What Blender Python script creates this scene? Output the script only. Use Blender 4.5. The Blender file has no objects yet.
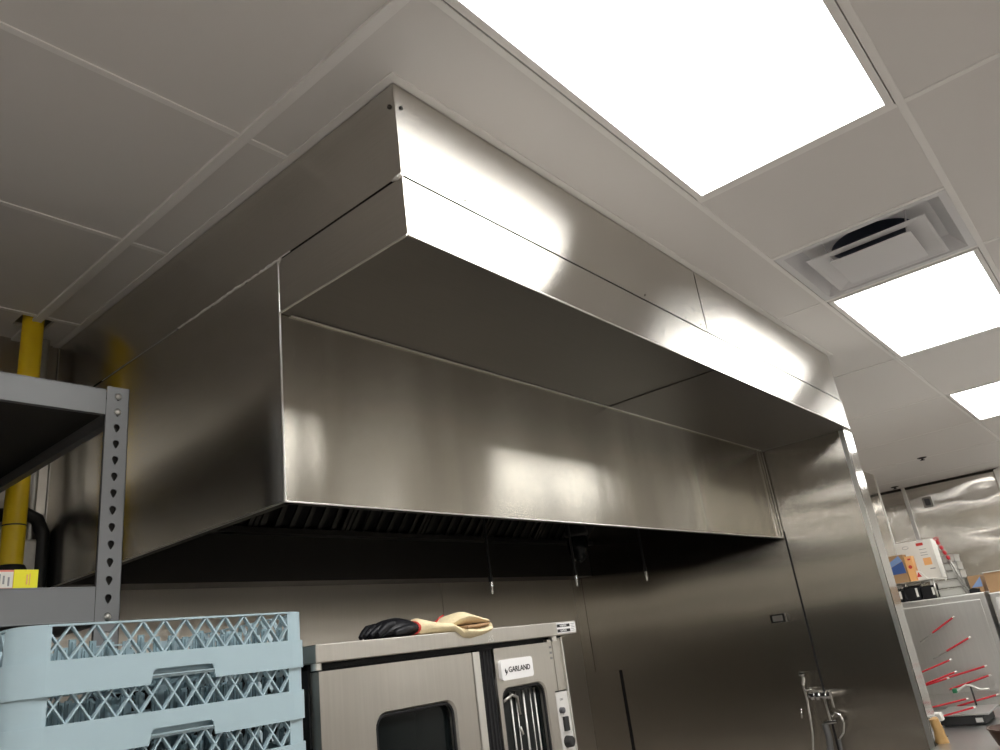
import bpy, bmesh, math, random
from mathutils import Vector, Matrix
random.seed(7)
C = bpy.context.scene.collection
PI = math.pi
H = 2.74          # ceiling height
P = 0.6096        # ceiling grid pitch

# ------------------------------------------------------------------ materials
def new_mat(name):
    m = bpy.data.materials.new(name); m.use_nodes = True
    nt = m.node_tree
    return m, nt, nt.nodes['Principled BSDF']

def plain(name, col, rough=0.5, metal=0.0, noise=0.0, nscale=8.0, bump=0.0, coat=0.0):
    m, nt, b = new_mat(name)
    b.inputs['Base Color'].default_value = (*col, 1)
    b.inputs['Roughness'].default_value = rough
    b.inputs['Metallic'].default_value = metal
    if coat: b.inputs['Coat Weight'].default_value = coat
    if noise or bump:
        g = nt.nodes.new('ShaderNodeNewGeometry')
        n = nt.nodes.new('ShaderNodeTexNoise'); n.inputs['Scale'].default_value = nscale
        n.inputs['Detail'].default_value = 4
        nt.links.new(g.outputs['Position'], n.inputs['Vector'])
        if noise:
            mx = nt.nodes.new('ShaderNodeMix'); mx.data_type = 'RGBA'
            mx.inputs[6].default_value = (*[c*(1-noise) for c in col], 1)
            mx.inputs[7].default_value = (*[min(1, c*(1+noise)) for c in col], 1)
            nt.links.new(n.outputs['Fac'], mx.inputs[0])
            nt.links.new(mx.outputs[2], b.inputs['Base Color'])
        if bump:
            bp = nt.nodes.new('ShaderNodeBump'); bp.inputs['Strength'].default_value = 1
            bp.inputs['Distance'].default_value = bump
            nt.links.new(n.outputs['Fac'], bp.inputs['Height'])
            nt.links.new(bp.outputs['Normal'], b.inputs['Normal'])
    return m

def steel(name, smear, grain, col=(0.56, 0.54, 0.50), rough=0.30, aniso=0.85,
          wave=0.0006, wscale=(1.2, 1.2, 1.2), streak=0.08, brush=0.0, dirt=0.12):
    """brushed stainless: smear = axis the highlights are dragged along, grain = scale of the colour streaks"""
    m, nt, b = new_mat(name)
    N = nt.nodes; L = nt.links
    b.inputs['Metallic'].default_value = 1
    b.inputs['Anisotropic'].default_value = aniso
    t = N.new('ShaderNodeCombineXYZ')
    for i in range(3): t.inputs[i].default_value = smear[i]
    L.new(t.outputs[0], b.inputs['Tangent'])
    g = N.new('ShaderNodeNewGeometry')
    mp = N.new('ShaderNodeMapping'); mp.inputs['Scale'].default_value = grain
    L.new(g.outputs['Position'], mp.inputs['Vector'])
    n1 = N.new('ShaderNodeTexNoise'); n1.inputs['Scale'].default_value = 1; n1.inputs['Detail'].default_value = 6
    L.new(mp.outputs[0], n1.inputs['Vector'])
    n2 = N.new('ShaderNodeTexNoise'); n2.inputs['Scale'].default_value = 2.3; n2.inputs['Detail'].default_value = 5
    L.new(g.outputs['Position'], n2.inputs['Vector'])
    # roughness
    mr = N.new('ShaderNodeMapRange'); mr.inputs['To Min'].default_value = rough*(1-streak*2); mr.inputs['To Max'].default_value = rough*(1+streak*2)
    L.new(n2.outputs['Fac'], mr.inputs['Value']); L.new(mr.outputs[0], b.inputs['Roughness'])
    # colour: brush streaks and smudges; on the skirt, painted reflection streaks
    ad = N.new('ShaderNodeMath'); ad.operation = 'ADD'
    m1 = N.new('ShaderNodeMath'); m1.operation = 'MULTIPLY'; m1.inputs[1].default_value = streak*2
    m2 = N.new('ShaderNodeMath'); m2.operation = 'MULTIPLY'; m2.inputs[1].default_value = dirt*2
    L.new(n1.outputs['Fac'], m1.inputs[0]); L.new(n2.outputs['Fac'], m2.inputs[0])
    L.new(m1.outputs[0], ad.inputs[0]); L.new(m2.outputs[0], ad.inputs[1])
    sb = N.new('ShaderNodeMath'); sb.operation = 'ADD'; sb.inputs[1].default_value = 1-streak-dirt
    L.new(ad.outputs[0], sb.inputs[0])
    vm = N.new('ShaderNodeVectorMath'); vm.operation = 'SCALE'; vm.inputs[0].default_value = col
    L.new(sb.outputs[0], vm.inputs['Scale']); L.new(vm.outputs[0], b.inputs['Base Color'])
    # waviness of the sheet
    mw = N.new('ShaderNodeMapping'); mw.inputs['Scale'].default_value = wscale
    L.new(g.outputs['Position'], mw.inputs['Vector'])
    n3 = N.new('ShaderNodeTexNoise'); n3.inputs['Scale'].default_value = 1; n3.inputs['Detail'].default_value = 1.5
    L.new(mw.outputs[0], n3.inputs['Vector'])
    bp = N.new('ShaderNodeBump'); bp.inputs['Strength'].default_value = 1; bp.inputs['Distance'].default_value = wave
    L.new(n3.outputs['Fac'], bp.inputs['Height'])
    if brush:
        # microscopic brush grooves: facets tilted at random along the smear axis
        sc_ = N.new('ShaderNodeVectorMath'); sc_.operation = 'SCALE'; sc_.inputs['Scale'].default_value = 997.0
        L.new(g.outputs['Position'], sc_.inputs[0])
        wn = N.new('ShaderNodeTexWhiteNoise'); wn.noise_dimensions = '3D'; L.new(sc_.outputs[0], wn.inputs['Vector'])
        dt = N.new('ShaderNodeVectorMath'); dt.operation = 'DOT_PRODUCT'; dt.inputs[1].default_value = (1, 1, 1)
        L.new(wn.outputs['Color'], dt.inputs[0])
        ma = N.new('ShaderNodeMath'); ma.operation = 'MULTIPLY_ADD'; ma.inputs[1].default_value = brush*2; ma.inputs[2].default_value = -3*brush
        L.new(dt.outputs['Value'], ma.inputs[0])
        ts = N.new('ShaderNodeVectorMath'); ts.operation = 'SCALE'; ts.inputs[0].default_value = smear
        L.new(ma.outputs[0], ts.inputs['Scale'])
        va = N.new('ShaderNodeVectorMath'); va.operation = 'ADD'
        L.new(bp.outputs['Normal'], va.inputs[0]); L.new(ts.outputs[0], va.inputs[1])
        nm = N.new('ShaderNodeVectorMath'); nm.operation = 'NORMALIZE'; L.new(va.outputs[0], nm.inputs[0])
        L.new(nm.outputs[0], b.inputs['Normal'])
    else:
        L.new(bp.outputs['Normal'], b.inputs['Normal'])
    return m

def emit(name, col, s):
    m, nt, b = new_mat(name)
    b.inputs['Base Color'].default_value = (.8, .8, .8, 1)
    b.inputs['Emission Color'].default_value = (*col, 1)
    b.inputs['Emission Strength'].default_value = s
    return m

M = {}
M['hoodx'] = steel('hood brushed steel front', (0, 0, 1), (6, 6, 300), rough=.15, aniso=.6, wave=.003, wscale=(2.2, 1, .5), brush=.17)
M['hoodface'] = steel('hood brushed steel skirt', (0, 0, 1), (9, 9, .6), col=(.47, .445, .385), rough=.14, aniso=.6, wave=.0026, wscale=(7, 1, .35), streak=.26, brush=.09)  # wide colour streaks stand in for reflections on the skirt
M['hoody'] = steel('hood brushed steel side', (0, 0, 1), (6, 6, 300), rough=.15, aniso=.6, wave=.007, wscale=(1, 2.2, .8), brush=.10)
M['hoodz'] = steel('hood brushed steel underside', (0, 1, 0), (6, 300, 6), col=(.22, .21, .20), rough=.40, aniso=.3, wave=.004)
M['wally'] = steel('wall sheet steel back', (1, 0, 0), (300, 6, 6), col=(.50, .47, .42), rough=.34, aniso=.8, wave=.003, dirt=.05)
M['wallx'] = steel('wall sheet steel side', (0, 1, 0), (6, 40, 3), col=(.41, .385, .34), rough=.11, aniso=.8, brush=.22, wave=.010, wscale=(1, .9, 1.2), dirt=.03, streak=.05)
M['farx'] = steel('wall sheet steel far', (0, 1, 0), (6, 30, 3), col=(.62, .59, .54), rough=.10, aniso=.8, brush=.22, wave=.030, wscale=(1, .8, 1.6), dirt=.03)
M['oven'] = steel('oven steel', (1, 0, 0), (200, 5, 5), col=(.60, .575, .53), rough=.34, aniso=.7, wave=.006, wscale=(3, 3, 3))
M['fridge'] = steel('cabinet steel', (0, 1, 0), (6, 90, 4), col=(.66, .65, .62), rough=.42, aniso=.5, wave=.01)
M['counter'] = steel('counter steel', (1, 0, 0), (60, 6, 6), col=(.5, .5, .49), rough=.3, aniso=.3, wave=.002)
M['cap'] = steel('polished wall end cap', (1, 0, 0), (200, 5, 5), col=(.66, .64, .60), rough=.12, aniso=.3, wave=.004, brush=.06, dirt=.03)
M['edge'] = plain('bright steel edge', (.78, .77, .73), .28, 1.0)
M['seal'] = plain('sealant bead', (.72, .70, .66), .35, .2, noise=.3, nscale=60, bump=.004)
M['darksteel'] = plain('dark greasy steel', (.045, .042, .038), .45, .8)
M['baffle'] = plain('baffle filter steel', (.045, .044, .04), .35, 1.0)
M['black'] = plain('black void', (.01, .01, .01), .7)
M['chrome'] = plain('chrome', (.85, .85, .84), .10, 1.0)
M['galv'] = plain('galvanised conduit', (.42, .41, .38), .4, .9, noise=.2, nscale=30)
M['ceil'] = plain('ceiling vinyl tile', (.80, .78, .755), .55, noise=.02, nscale=2, bump=.0012)
M['tee'] = plain('ceiling tee white', (.92, .905, .88), .45)
M['difwhite'] = plain('diffuser painted white', (.74, .74, .75), .4)
M['duct'] = plain('duct dark blue', (.13, .15, .21), .8)
M['lit'] = emit('lit panel', (1.0, .995, .98), 17.0)
M['white'] = plain('white paint', (.75, .74, .70), .5)
M['added_dark_band'] = plain('added dark wall band', (.06, .05, .042), .4)  # for the unseen band added to darken what the steel reflects
M['wallpaint'] = plain('wall paint cream', (.78, .76, .70), .6, noise=.03, nscale=3)
M['floor'] = plain('quarry tile', (.31, .28, .255), .5, noise=.15, nscale=9)
M['yellow'] = plain('yellow gas pipe paint', (1.0, .66, .012), .38, noise=.08, nscale=25)
M['shelf'] = plain('grey shelving enamel', (.185, .19, .195), .42, .15, noise=.05, nscale=12)
M['board'] = plain('dark shelf board', (.05, .048, .045), .75)
M['blackiron'] = plain('black iron', (.03, .03, .03), .45, .4)
M['rack'] = plain('pale blue rack plastic', (.345, .455, .50), .42, noise=.04, nscale=22)
M['rackin'] = plain('rack peg plastic', (.23, .33, .37), .5)
M['glassdark'] = plain('dark oven glass', (.006, .008, .008), .12)
M['gasket'] = plain('black gasket', (.015, .015, .016), .5)
M['badge'] = plain('badge white', (.80, .79, .78), .35)
M['ink'] = plain('black ink', (.015, .015, .015), .6)
M['greyink'] = plain('grey ink', (.28, .28, .28), .6)
M['panelwhite'] = plain('control panel pale', (.62, .61, .58), .4)
M['cream'] = plain('cream knit', (.78, .66, .42), .9, noise=.12, nscale=140, bump=.0012)
M['redcuff'] = plain('red cuff trim', (.55, .05, .04), .8)
M['blackglove'] = plain('black coated glove', (.012, .012, .014), .38, noise=.3, nscale=60, bump=.0015)
M['card'] = plain('corrugated cardboard', (.36, .22, .11), .8, noise=.08, nscale=30)
M['blue'] = plain('blue film', (.05, .10, .28), .4)
M['bluegrey'] = plain('pale blue film', (.20, .30, .52), .4)
M['cartonwhite'] = plain('white carton', (.72, .70, .64), .55)
M['redlabel'] = plain('red label', (.55, .04, .03), .5)
M['orange'] = plain('orange label', (.80, .42, .16), .5)
M['yellowlabel'] = plain('yellow label', (.86, .80, .02), .5)
M['pinkred'] = plain('pink red print', (.75, .22, .16), .5)
M['redplastic'] = plain('red plastic', (.50, .02, .03), .35)
M['tan'] = plain('tan paper', (.42, .25, .09), .7, noise=.15, nscale=30, bump=.004)
M['brown'] = plain('dark brown plastic', (.07, .035, .022), .3)
M['dkgrey'] = plain('dark grey plastic', (.10, .10, .11), .45)
M['hose'] = plain('grey hose', (.16, .16, .155), .45, .3)
M['clear'] = plain('frosted clear plastic', (.45, .44, .40), .35)
M['greenp'] = plain('green plastic', (.02, .16, .07), .4)

for k_ in ('glassdark', 'gasket', 'blackglove'): M[k_].node_tree.nodes['Principled BSDF'].inputs['Specular IOR Level'].default_value = .2

# ------------------------------------------------------------------ mesh helpers
def B(): return bmesh.new()

def add_box(bm, x0, x1, y0, y1, z0, z1, bev=0.0, mi=0):
    xs, ys, zs = sorted((x0, x1)), sorted((y0, y1)), sorted((z0, z1))
    v = [bm.verts.new((x, y, z)) for x in xs for y in ys for z in zs]
    F = [(0,1,3,2), (4,6,7,5), (0,4,5,1), (2,3,7,6), (0,2,6,4), (1,5,7,3)]
    fs = [bm.faces.new([v[i] for i in f]) for f in F]
    for f in fs: f.material_index = mi
    if bev > 0:
        es = {e for f in fs for e in f.edges}
        bmesh.ops.bevel(bm, geom=list(es), offset=bev, segments=2, affect='EDGES', profile=.6)
    return fs

def add_prism(bm, pts, org, ua, va, wa, d, mi=0):
    """polygon pts (u,v) in the plane org + u*ua + v*va, extruded d along wa"""
    org, ua, va, wa = map(Vector, (org, ua, va, wa))
    a = [bm.verts.new(org + ua*u + va*v) for u, v in pts]
    b = [bm.verts.new(org + ua*u + va*v + wa*d) for u, v in pts]
    n = len(pts)
    fs = [bm.faces.new(a[::-1]), bm.faces.new(b)]
    for i in range(n):
        fs.append(bm.faces.new((a[i], a[(i+1) % n], b[(i+1) % n], b[i])))
    for f in fs: f.material_index = mi
    bmesh.ops.recalc_face_normals(bm, faces=fs)
    return fs

def add_tube(bm, path, r, n=12, mi=0, cap=True):
    """tube along a path, r a number or list of radii"""
    path = [Vector(p) for p in path]
    R = r if isinstance(r, (list, tuple)) else [r]*len(path)
    rings = []; up = None
    for i, p in enumerate(path):
        if i == 0: t = path[1]-path[0]
        elif i == len(path)-1: t = path[-1]-path[-2]
        else: t = (path[i+1]-p).normalized()+(p-path[i-1]).normalized()
        t.normalize()
        if up is None:
            up = Vector((0, 0, 1)) if abs(t.z) < .9 else Vector((1, 0, 0))
        s = t.cross(up).normalized(); up = s.cross(t).normalized()
        rings.append([bm.verts.new(p + (s*math.cos(2*PI*k/n) + up*math.sin(2*PI*k/n))*R[i]) for k in range(n)])
    fs = []
    for i in range(len(rings)-1):
        for k in range(n):
            f = bm.faces.new((rings[i][k], rings[i][(k+1) % n], rings[i+1][(k+1) % n], rings[i+1][k])); f.smooth = True; fs.append(f)
    if cap:
        fs.append(bm.faces.new(rings[0][::-1])); fs.append(bm.faces.new(rings[-1]))
    for f in fs: f.material_index = mi
    bmesh.ops.recalc_face_normals(bm, faces=fs)

def add_lathe(bm, prof, c, n=32, mi=0, axis='Z'):
    c = Vector(c); rings = []
    for r, z in prof:
        ring = []
        for k in range(n):
            a = 2*PI*k/n
            v = Vector((r*math.cos(a), r*math.sin(a), z))
            if axis == 'X': v = Vector((v.z, v.x, v.y))
            if axis == 'Y': v = Vector((v.x, v.z, v.y))
            ring.append(bm.verts.new(c+v))
        rings.append(ring)
    fs = []
    for i in range(len(rings)-1):
        for k in range(n):
            f = bm.faces.new((rings[i][k], rings[i][(k+1) % n], rings[i+1][(k+1) % n], rings[i+1][k])); f.smooth = True; fs.append(f)
    fs.append(bm.faces.new(rings[0][::-1])); fs.append(bm.faces.new(rings[-1]))
    for f in fs: f.material_index = mi
    bmesh.ops.recalc_face_normals(bm, faces=fs)

def sharpen(bm):
    for e in bm.edges:
        if len(e.link_faces) == 2 and e.calc_face_angle(0) > .7: e.smooth = False

def obj(name, bm, mats, parent=None, label=None, loc=None):
    me = bpy.data.meshes.new(name)
    if loc is None and parent is None and len(bm.verts):
        xs = [v.co for v in bm.verts]
        loc = Vector((sum(v.x for v in xs)/len(xs), sum(v.y for v in xs)/len(xs), min(v.z for v in xs)))
    off = Vector(loc) if loc is not None else Vector((0, 0, 0))
    if parent is not None:
        off = parent['_o'] if '_o' in parent else Vector((0, 0, 0))
        off = Vector(off)
    for v in bm.verts: v.co -= off
    sharpen(bm); bm.to_mesh(me); bm.free()
    for m in (mats if isinstance(mats, (list, tuple)) else [mats]): me.materials.append(M[m])
    o = bpy.data.objects.new(name, me); C.objects.link(o)
    if parent is not None: o.parent = parent
    else: o.location = off
    ORG[o.name] = off
    if label: o['label'] = label
    return o
ORG = {}

def part(name, bm, mats, parent, label=None):
    """part given in world coordinates; thing's origin subtracted (parents are never rotated while building)"""
    off = ORG[parent.name]
    for v in bm.verts: v.co -= off
    sharpen(bm); me = bpy.data.meshes.new(name); bm.to_mesh(me); bm.free()
    for m in (mats if isinstance(mats, (list, tuple)) else [mats]): me.materials.append(M[m])
    o = bpy.data.objects.new(name, me); C.objects.link(o); o.parent = parent
    ORG[o.name] = off
    if label: o['label'] = label
    return o

def part_each(name, bm, mats, parent, label=None):
    """every loose piece of bm becomes a part of its own"""
    bm.verts.index_update(); seen = set(); groups = []
    for v in bm.verts:
        if v in seen: continue
        st = [v]; seen.add(v); g = []
        while st:
            q = st.pop(); g.append(q)
            for e in q.link_edges:
                w_ = e.other_vert(q)
                if w_ not in seen: seen.add(w_); st.append(w_)
        groups.append(g)
    for g in groups:
        nb = B(); mp = {v: nb.verts.new(v.co) for v in g}
        for f in {f for v in g for f in v.link_faces}:
            nf = nb.faces.new([mp[v] for v in f.verts]); nf.smooth = f.smooth; nf.material_index = f.material_index
        part(name, nb, mats, parent, label)
    bm.free()

def thing(name, label, cat, loc, group=None):
    o = bpy.data.objects.new(name, None); C.objects.link(o); o.location = loc
    o.empty_display_size = .05
    o['label'] = label; o['category'] = cat
    if group: o['group'] = group
    ORG[o.name] = Vector(loc)
    return o

def tag(o, label, cat, group=None):
    o['label'] = label; o['category'] = cat
    if group: o['group'] = group
    return o

def struct(name, bm, mats, parent=None):
    if parent is not None: return part(name, bm, mats, parent)
    o = obj(name, bm, mats); o['kind'] = 'structure'
    return o

def copy_tree(o, parent=None, off=None):
    c = o.copy(); C.objects.link(c)
    if parent is not None: c.parent = parent
    for ch in list(o.children): copy_tree(ch, c)
    return c

def text_bm(s, size, org, ua, va, wa, depth=.0006, align='LEFT', bold=0.0, mi=0, xs=1.0):
    """text as mesh: baseline start org, ua = reading direction, va = up, wa = outwards"""
    cu = bpy.data.curves.new('t', 'FONT'); cu.body = s; cu.size = size; cu.align_x = align
    cu.offset = bold; cu.resolution_u = 3
    o = bpy.data.objects.new('t', cu); C.objects.link(o)
    bpy.context.view_layer.update()
    dg = bpy.context.evaluated_depsgraph_get()
    me = bpy.data.meshes.new_from_object(o.evaluated_get(dg))
    C.objects.unlink(o); bpy.data.objects.remove(o)
    bm = B(); bm.from_mesh(me); bpy.data.meshes.remove(me)
    org, ua, va, wa = map(Vector, (org, ua, va, wa))
    for v in bm.verts: v.co = org + ua*v.co.x*xs + va*v.co.y
    r = bmesh.ops.extrude_face_region(bm, geom=list(bm.faces))
    for g in r['geom']:
        if isinstance(g, bmesh.types.BMVert): g.co += wa*depth
    bmesh.ops.recalc_face_normals(bm, faces=list(bm.faces))
    for f in bm.faces: f.material_index = mi
    return bm

def join_bm(dst, src):
    me = bpy.data.meshes.new('j'); src.to_mesh(me); src.free(); dst.from_mesh(me); bpy.data.meshes.remove(me)

# ------------------------------------------------------------------ room shell
RX0, RX1, RY0, RY1 = -9.8, 9.2, -8.6, 2.66
bm = B(); add_box(bm, RX0, RX1+.4, RY0, RY1+.1, -.06, 0); struct('floor', bm, 'floor')

# ceiling: tiles with openings for the lights, the air diffuser and the gas pipe
def lit_cell(i, j):       # lights are two cells long, rows at j=0 and j=-4
    return (i % 4 in (0, 1)) and j in (0, -8, -12)
bm = B()
i0, i1 = math.floor(RX0/P)-0, math.ceil(RX1/P)
PIPE = (0.0, 2.50)
for i in range(i0, i1+1):
    for j in range(-15, 5):
        x0, x1 = i*P, (i+1)*P; y0, y1 = j*P, (j+1)*P
        y1 = min(y1, RY1); x0 = max(x0, RX0)
        if lit_cell(i, j) or (i, j) == (3, 0): continue
        holes = None
        if y0 < PIPE[1] < y1 and x0 <= PIPE[0]+.06 and x1 >= PIPE[0]-.06:
            a0, a1 = max(x0, PIPE[0]-.05), min(x1, PIPE[0]+.05)
            b0, b1 = PIPE[1]-.045, PIPE[1]+.045
            for q in ((x0, a0, y0, y1), (a1, x1, y0, y1), (a0, a1, y0, b0), (a0, a1, b1, y1)):
                if q[1]-q[0] > 1e-4: add_box(bm, *q, H, H+.012)
            continue
        add_box(bm, x0, x1, y0, y1, H, H+.012)
ceiling = struct('ceiling', bm, 'ceil')
# the deck above the ceiling void keeps the void dark
bm = B(); add_box(bm, RX0, RX1+.4, RY0, RY1+.1, 3.3, 3.34)
struct('trim_9', bm, 'black')

# tees
bm = B(); tw = .0115
def teeX(x0, x1, y, w=tw): add_box(bm, x0, x1, y-w, y+w, H-.004, H+.001, .001)
def teeY(x, y0, y1, w=tw): add_box(bm, x-w, x+w, y0, y1, H-(.009 if x == 0 else .003), H+.0015, .001)
for j in range(-14, 2):
    teeX(RX0, RX1, j*P, .0085 if j == 1 else .0105)
for j in range(2, 5): teeX(RX0, .121, j*P, .008)
teeY(0, P, RY1, .0135)
for k in range(-8, 8):
    x = k*2*P
    teeY(x, RY0, P, .010)
    if x > 3.3: teeY(x, P, RY1, .007)
    elif k > 1: teeY(x, P, .815, .004)
    elif k < 0: teeY(x, P, RY1, .01)
teeY(3*P, 0, P, .009)
struct('trim_1', bm, 'tee')

# walls
bm = B()
for x0, x1 in ((RX0, -1.2), (-1.197, .140), (.143, 2.013), (2.0165, 3.17)):
    add_box(bm, x0, x1, RY1, RY1+.03, 0, H+.1)
add_box(bm, 3.17, RX1+.4, RY1, RY1+.03, 0, H+.1)
struct('wall_back', bm, 'wally')
bm = B(); add_box(bm, RX0-.1, RX0, RY0, RY1, 0, H+.1); struct('wall_left', bm, 'wallpaint')
bm = B(); add_box(bm, RX0, RX1+.4, RY0-.1, RY0, 0, H+.1); struct('wall_front', bm, 'wallpaint')
bm = B(); add_box(bm, RX0, RX0+.012, RY0, RY1, 0, 1.45); add_box(bm, RX0, RX1, RY0, RY0+.012, 0, 1.4); struct('trim_added_dark', bm, 'added_dark_band')  # dark band added out of view to darken reflections in the steel
# side wall of the cooking bay, clad in steel sheets with a dark joint
WS = 3.17
bm = B()
add_box(bm, WS+.004, WS+.132, .872, RY1, 0, 2.332)                       # core
add_box(bm, WS, WS+.004, .866, 1.281, 0, 2.333)
add_box(bm, WS, WS+.004, 1.291, 2.585, 1.322, 2.6)
add_box(bm, WS, WS+.004, 2.588, RY1, 1.322, 2.6)
add_box(bm, WS-.003, WS+.004, 1.291, 2.402, 0, 1.318)
add_box(bm, WS-.003, WS+.004, 2.422, RY1, 0, 1.318)
struct('wall_right', bm, 'wallx')
bm = B(); add_box(bm, WS, WS+.135, .862, .8665, 0, 2.334); struct('trim_10', bm, 'cap')
bm = B()
add_box(bm, WS-.002, WS+.002, .866, .888, 0, 2.333)                      # folded edge of the end cap
struct('trim_2', bm, 'edge')
bm = B(); add_box(bm, WS+.002, WS+.005, 1.280, 1.292, 0, 1.9); add_box(bm, WS-.003, WS+.001, 2.401, 2.423, 0, 1.318)
struct('trim_3', bm, 'black')
# steel clad wall beyond the bay and the far wall
bm = B(); add_box(bm, 3.4, 7.67, 1.82, RY1, 0, H); struct('wall_middle', bm, 'farx')
bm = B()
add_box(bm, RX1, RX1+.1, 1.905, RY1, 0, H+.1); add_box(bm, RX1, RX1+.1, .93, 1.895, 0, H+.1)
struct('wall_far', bm, 'farx')
bm = B(); add_box(bm, RX1-.02, RX1+.1, RY0, .92, 0, H+.1); struct('wall_far_corner', bm, 'white')
bm = B()
add_box(bm, RX1-.03, RX1+.02, 1.88, 1.92, 0, H, .008)
add_box(bm, RX1-.06, RX1+.02, .905, .945, 0, H-.02, .008)
struct('trim_4', bm, 'white')
bm = B(); add_box(bm, 7.66, 7.68, 1.812, 1.83, 0, H, .003); struct('trim_5', bm, 'edge')
bm = B(); add_box(bm, RX1-.012, RX1-.002, RY0, RY1, H-.032, H-.006); struct('trim_6', bm, 'darksteel')

# ------------------------------------------------------------------ ceiling lights
def make_light(ix, jy, label):
    x0, y0 = ix*P, jy*P
    t = thing('ceiling_light', label, 'light', (x0+P, y0+P/2, H-.006), 'lit ceiling panels')
    bm = B(); a = .013; b = .034
    for q in ((x0+a, x0+2*P-a, y0+a, y0+b), (x0+a, x0+2*P-a, y0+P-b, y0+P-a), (x0+a, x0+b, y0+b, y0+P-b), (x0+2*P-b, x0+2*P-a, y0+b, y0+P-b)):
        add_box(bm, *q, H-.006, H+.03, .002)
    part('frame', bm, 'tee', t)
    bm = B(); add_box(bm, x0+b-.004, x0+2*P-b+.004, y0+b-.004, y0+P-b+.004, H+.004, H+.012)
    part('lit_panel', bm, 'lit', t)
    bm = B(); add_box(bm, x0+a, x0+2*P-a, y0+a, y0+P-a, H+.014, H+.05)
    part('housing', bm, 'tee', t)
    return t
make_light(0, 0, 'large lit ceiling panel nearest, directly in front of the hood')
make_light(4, 0, 'lit ceiling panel beside the air diffuser, second in the row')
make_light(8, 0, 'lit ceiling panel third in the row, cut by the right edge')
make_light(12, 0, 'lit ceiling panel at the far end of the row, beyond the right edge')
for k in (-16, -12, -8, -4): make_light(k, 0, 'lit ceiling panel left of the hood corner and out of view behind the camera side')
for j in (-8, -12):  # unseen light rows, added so the steel has lamps to reflect
    for k in (-16, -12, -8, -4, 0, 4, 8, 12):
        make_light(k, j, 'unseen lit ceiling panel added across the room for the steel to reflect')

# ------------------------------------------------------------------ air diffuser
t = thing('air_diffuser', 'square white ceiling air diffuser with stepped plates and a dark round duct', 'vent', (3.5*P, .5*P, H-.03))
cx, cy = 3.5*P, .5*P
def frust(bm, s0, z0, s1, z1, th=.0015):
    """square flared skirt, half sizes s0 at z0 to s1 at z1"""
    for k in range(4):
        R = Matrix.Rotation(k*PI/2, 4, 'Z')
        q = [(-s0, -s0, z0), (s0, -s0, z0), (s1, -s1, z1), (-s1, -s1, z1)]
        q2 = [(-s0+th, -s0+th, z0+th), (s0-th, -s0+th, z0+th), (s1-th, -s1+th, z1+th), (-s1+th, -s1+th, z1+th)]
        a = [bm.verts.new(R @ Vector(p) + Vector((cx, cy, 0))) for p in q]
        b = [bm.verts.new(R @ Vector(p) + Vector((cx, cy, 0))) for p in q2]
        bm.faces.new(a); bm.faces.new(b[::-1])
        for i in range(4): bm.faces.new((a[i], b[i], b[(i+1) % 4], a[(i+1) % 4]))
bm = B()
for q in ((-.294, .294, -.294, -.268), (-.294, .294, .268, .294), (-.294, -.268, -.268, .268), (.268, .294, -.268, .268)):
    add_box(bm, cx+q[0], cx+q[1], cy+q[2], cy+q[3], H-.003, H+.002)
frust(bm, .268, H-.002, .225, H+.055)
part('frame', bm, 'difwhite', t)
# pan with a round neck hole
bm = B(); n = 48; outer = []; inner = []
for k in range(n):
    a = 2*PI*k/n; ca, sa = math.cos(a), math.sin(a); m_ = max(abs(ca), abs(sa))
    outer.append(bm.verts.new((cx+.228*ca/m_, cy+.228*sa/m_, H+.055)))
    inner.append(bm.verts.new((cx+.150*ca, cy+.150*sa, H+.055)))
for k in range(n): bm.faces.new((outer[k], outer[(k+1) % n], inner[(k+1) % n], inner[k]))
part('pan', bm, 'difwhite', t)
bm = B(); add_tube(bm, [(cx, cy, H+.054), (cx, cy, H+.30)], .151, 40, cap=False); add_lathe(bm, [(.001, .30), (.151, .301)], (cx, cy, H), 40)
part('duct_collar', bm, 'duct', t)
bm = B(); frust(bm, .208, H-.018, .130, H-.004); frust(bm, .205, H-.018, .196, H-.0165)
part('outer_cone', bm, 'difwhite', t)
bm = B(); add_box(bm, cx-.142, cx+.142, cy-.142, cy+.142, H-.030, H-.027, .001); frust(bm, .143, H-.029, .10, H-.018)
part('plaque', bm, 'difwhite', t)
bm = B()
for sx in (-1, 1):
    for sy in (-1, 1): add_tube(bm, [(cx+sx*.13, cy+sy*.13, H-.027), (cx+sx*.15, cy+sy*.15, H+.056)], .003, 6)
part_each('bracket', bm, 'difwhite', t)

# small ceiling sprinklers far away
for (x, y, lb) in ((7.28, 1.27, 'small dark ceiling sprinkler, the nearer one beyond the bay wall'), (8.95, 1.93, 'small dark ceiling sprinkler at the foot of the far wall corner')):
    t = thing('sprinkler', lb, 'sprinkler', (x, y, H-.03), 'far ceiling sprinklers')
    bm = B(); add_lathe(bm, [(.04, 0), (.045, -.004), (.02, -.012)], (x, y, H), 16); part('escutcheon', bm, 'darksteel', t)
    bm = B(); add_tube(bm, [(x, y, H-.008), (x, y, H-.024)], .010, 8); add_lathe(bm, [(.022, -.024), (.022, -.027)], (x, y, H), 12); part('head', bm, 'darksteel', t)

# ------------------------------------------------------------------ exhaust hood
X0, X1, YF, YL, YB = .144, 3.194, .838, 1.296, 2.655
ZS, ZL, ZB = 2.483, 2.334, 1.869
XR = WS-.004
T = .004
hood = thing('exhaust_hood', 'large stainless steel canopy exhaust hood with a stepped box fixed up to the ceiling', 'exhaust hood', (X0, YF, ZB))
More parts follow.
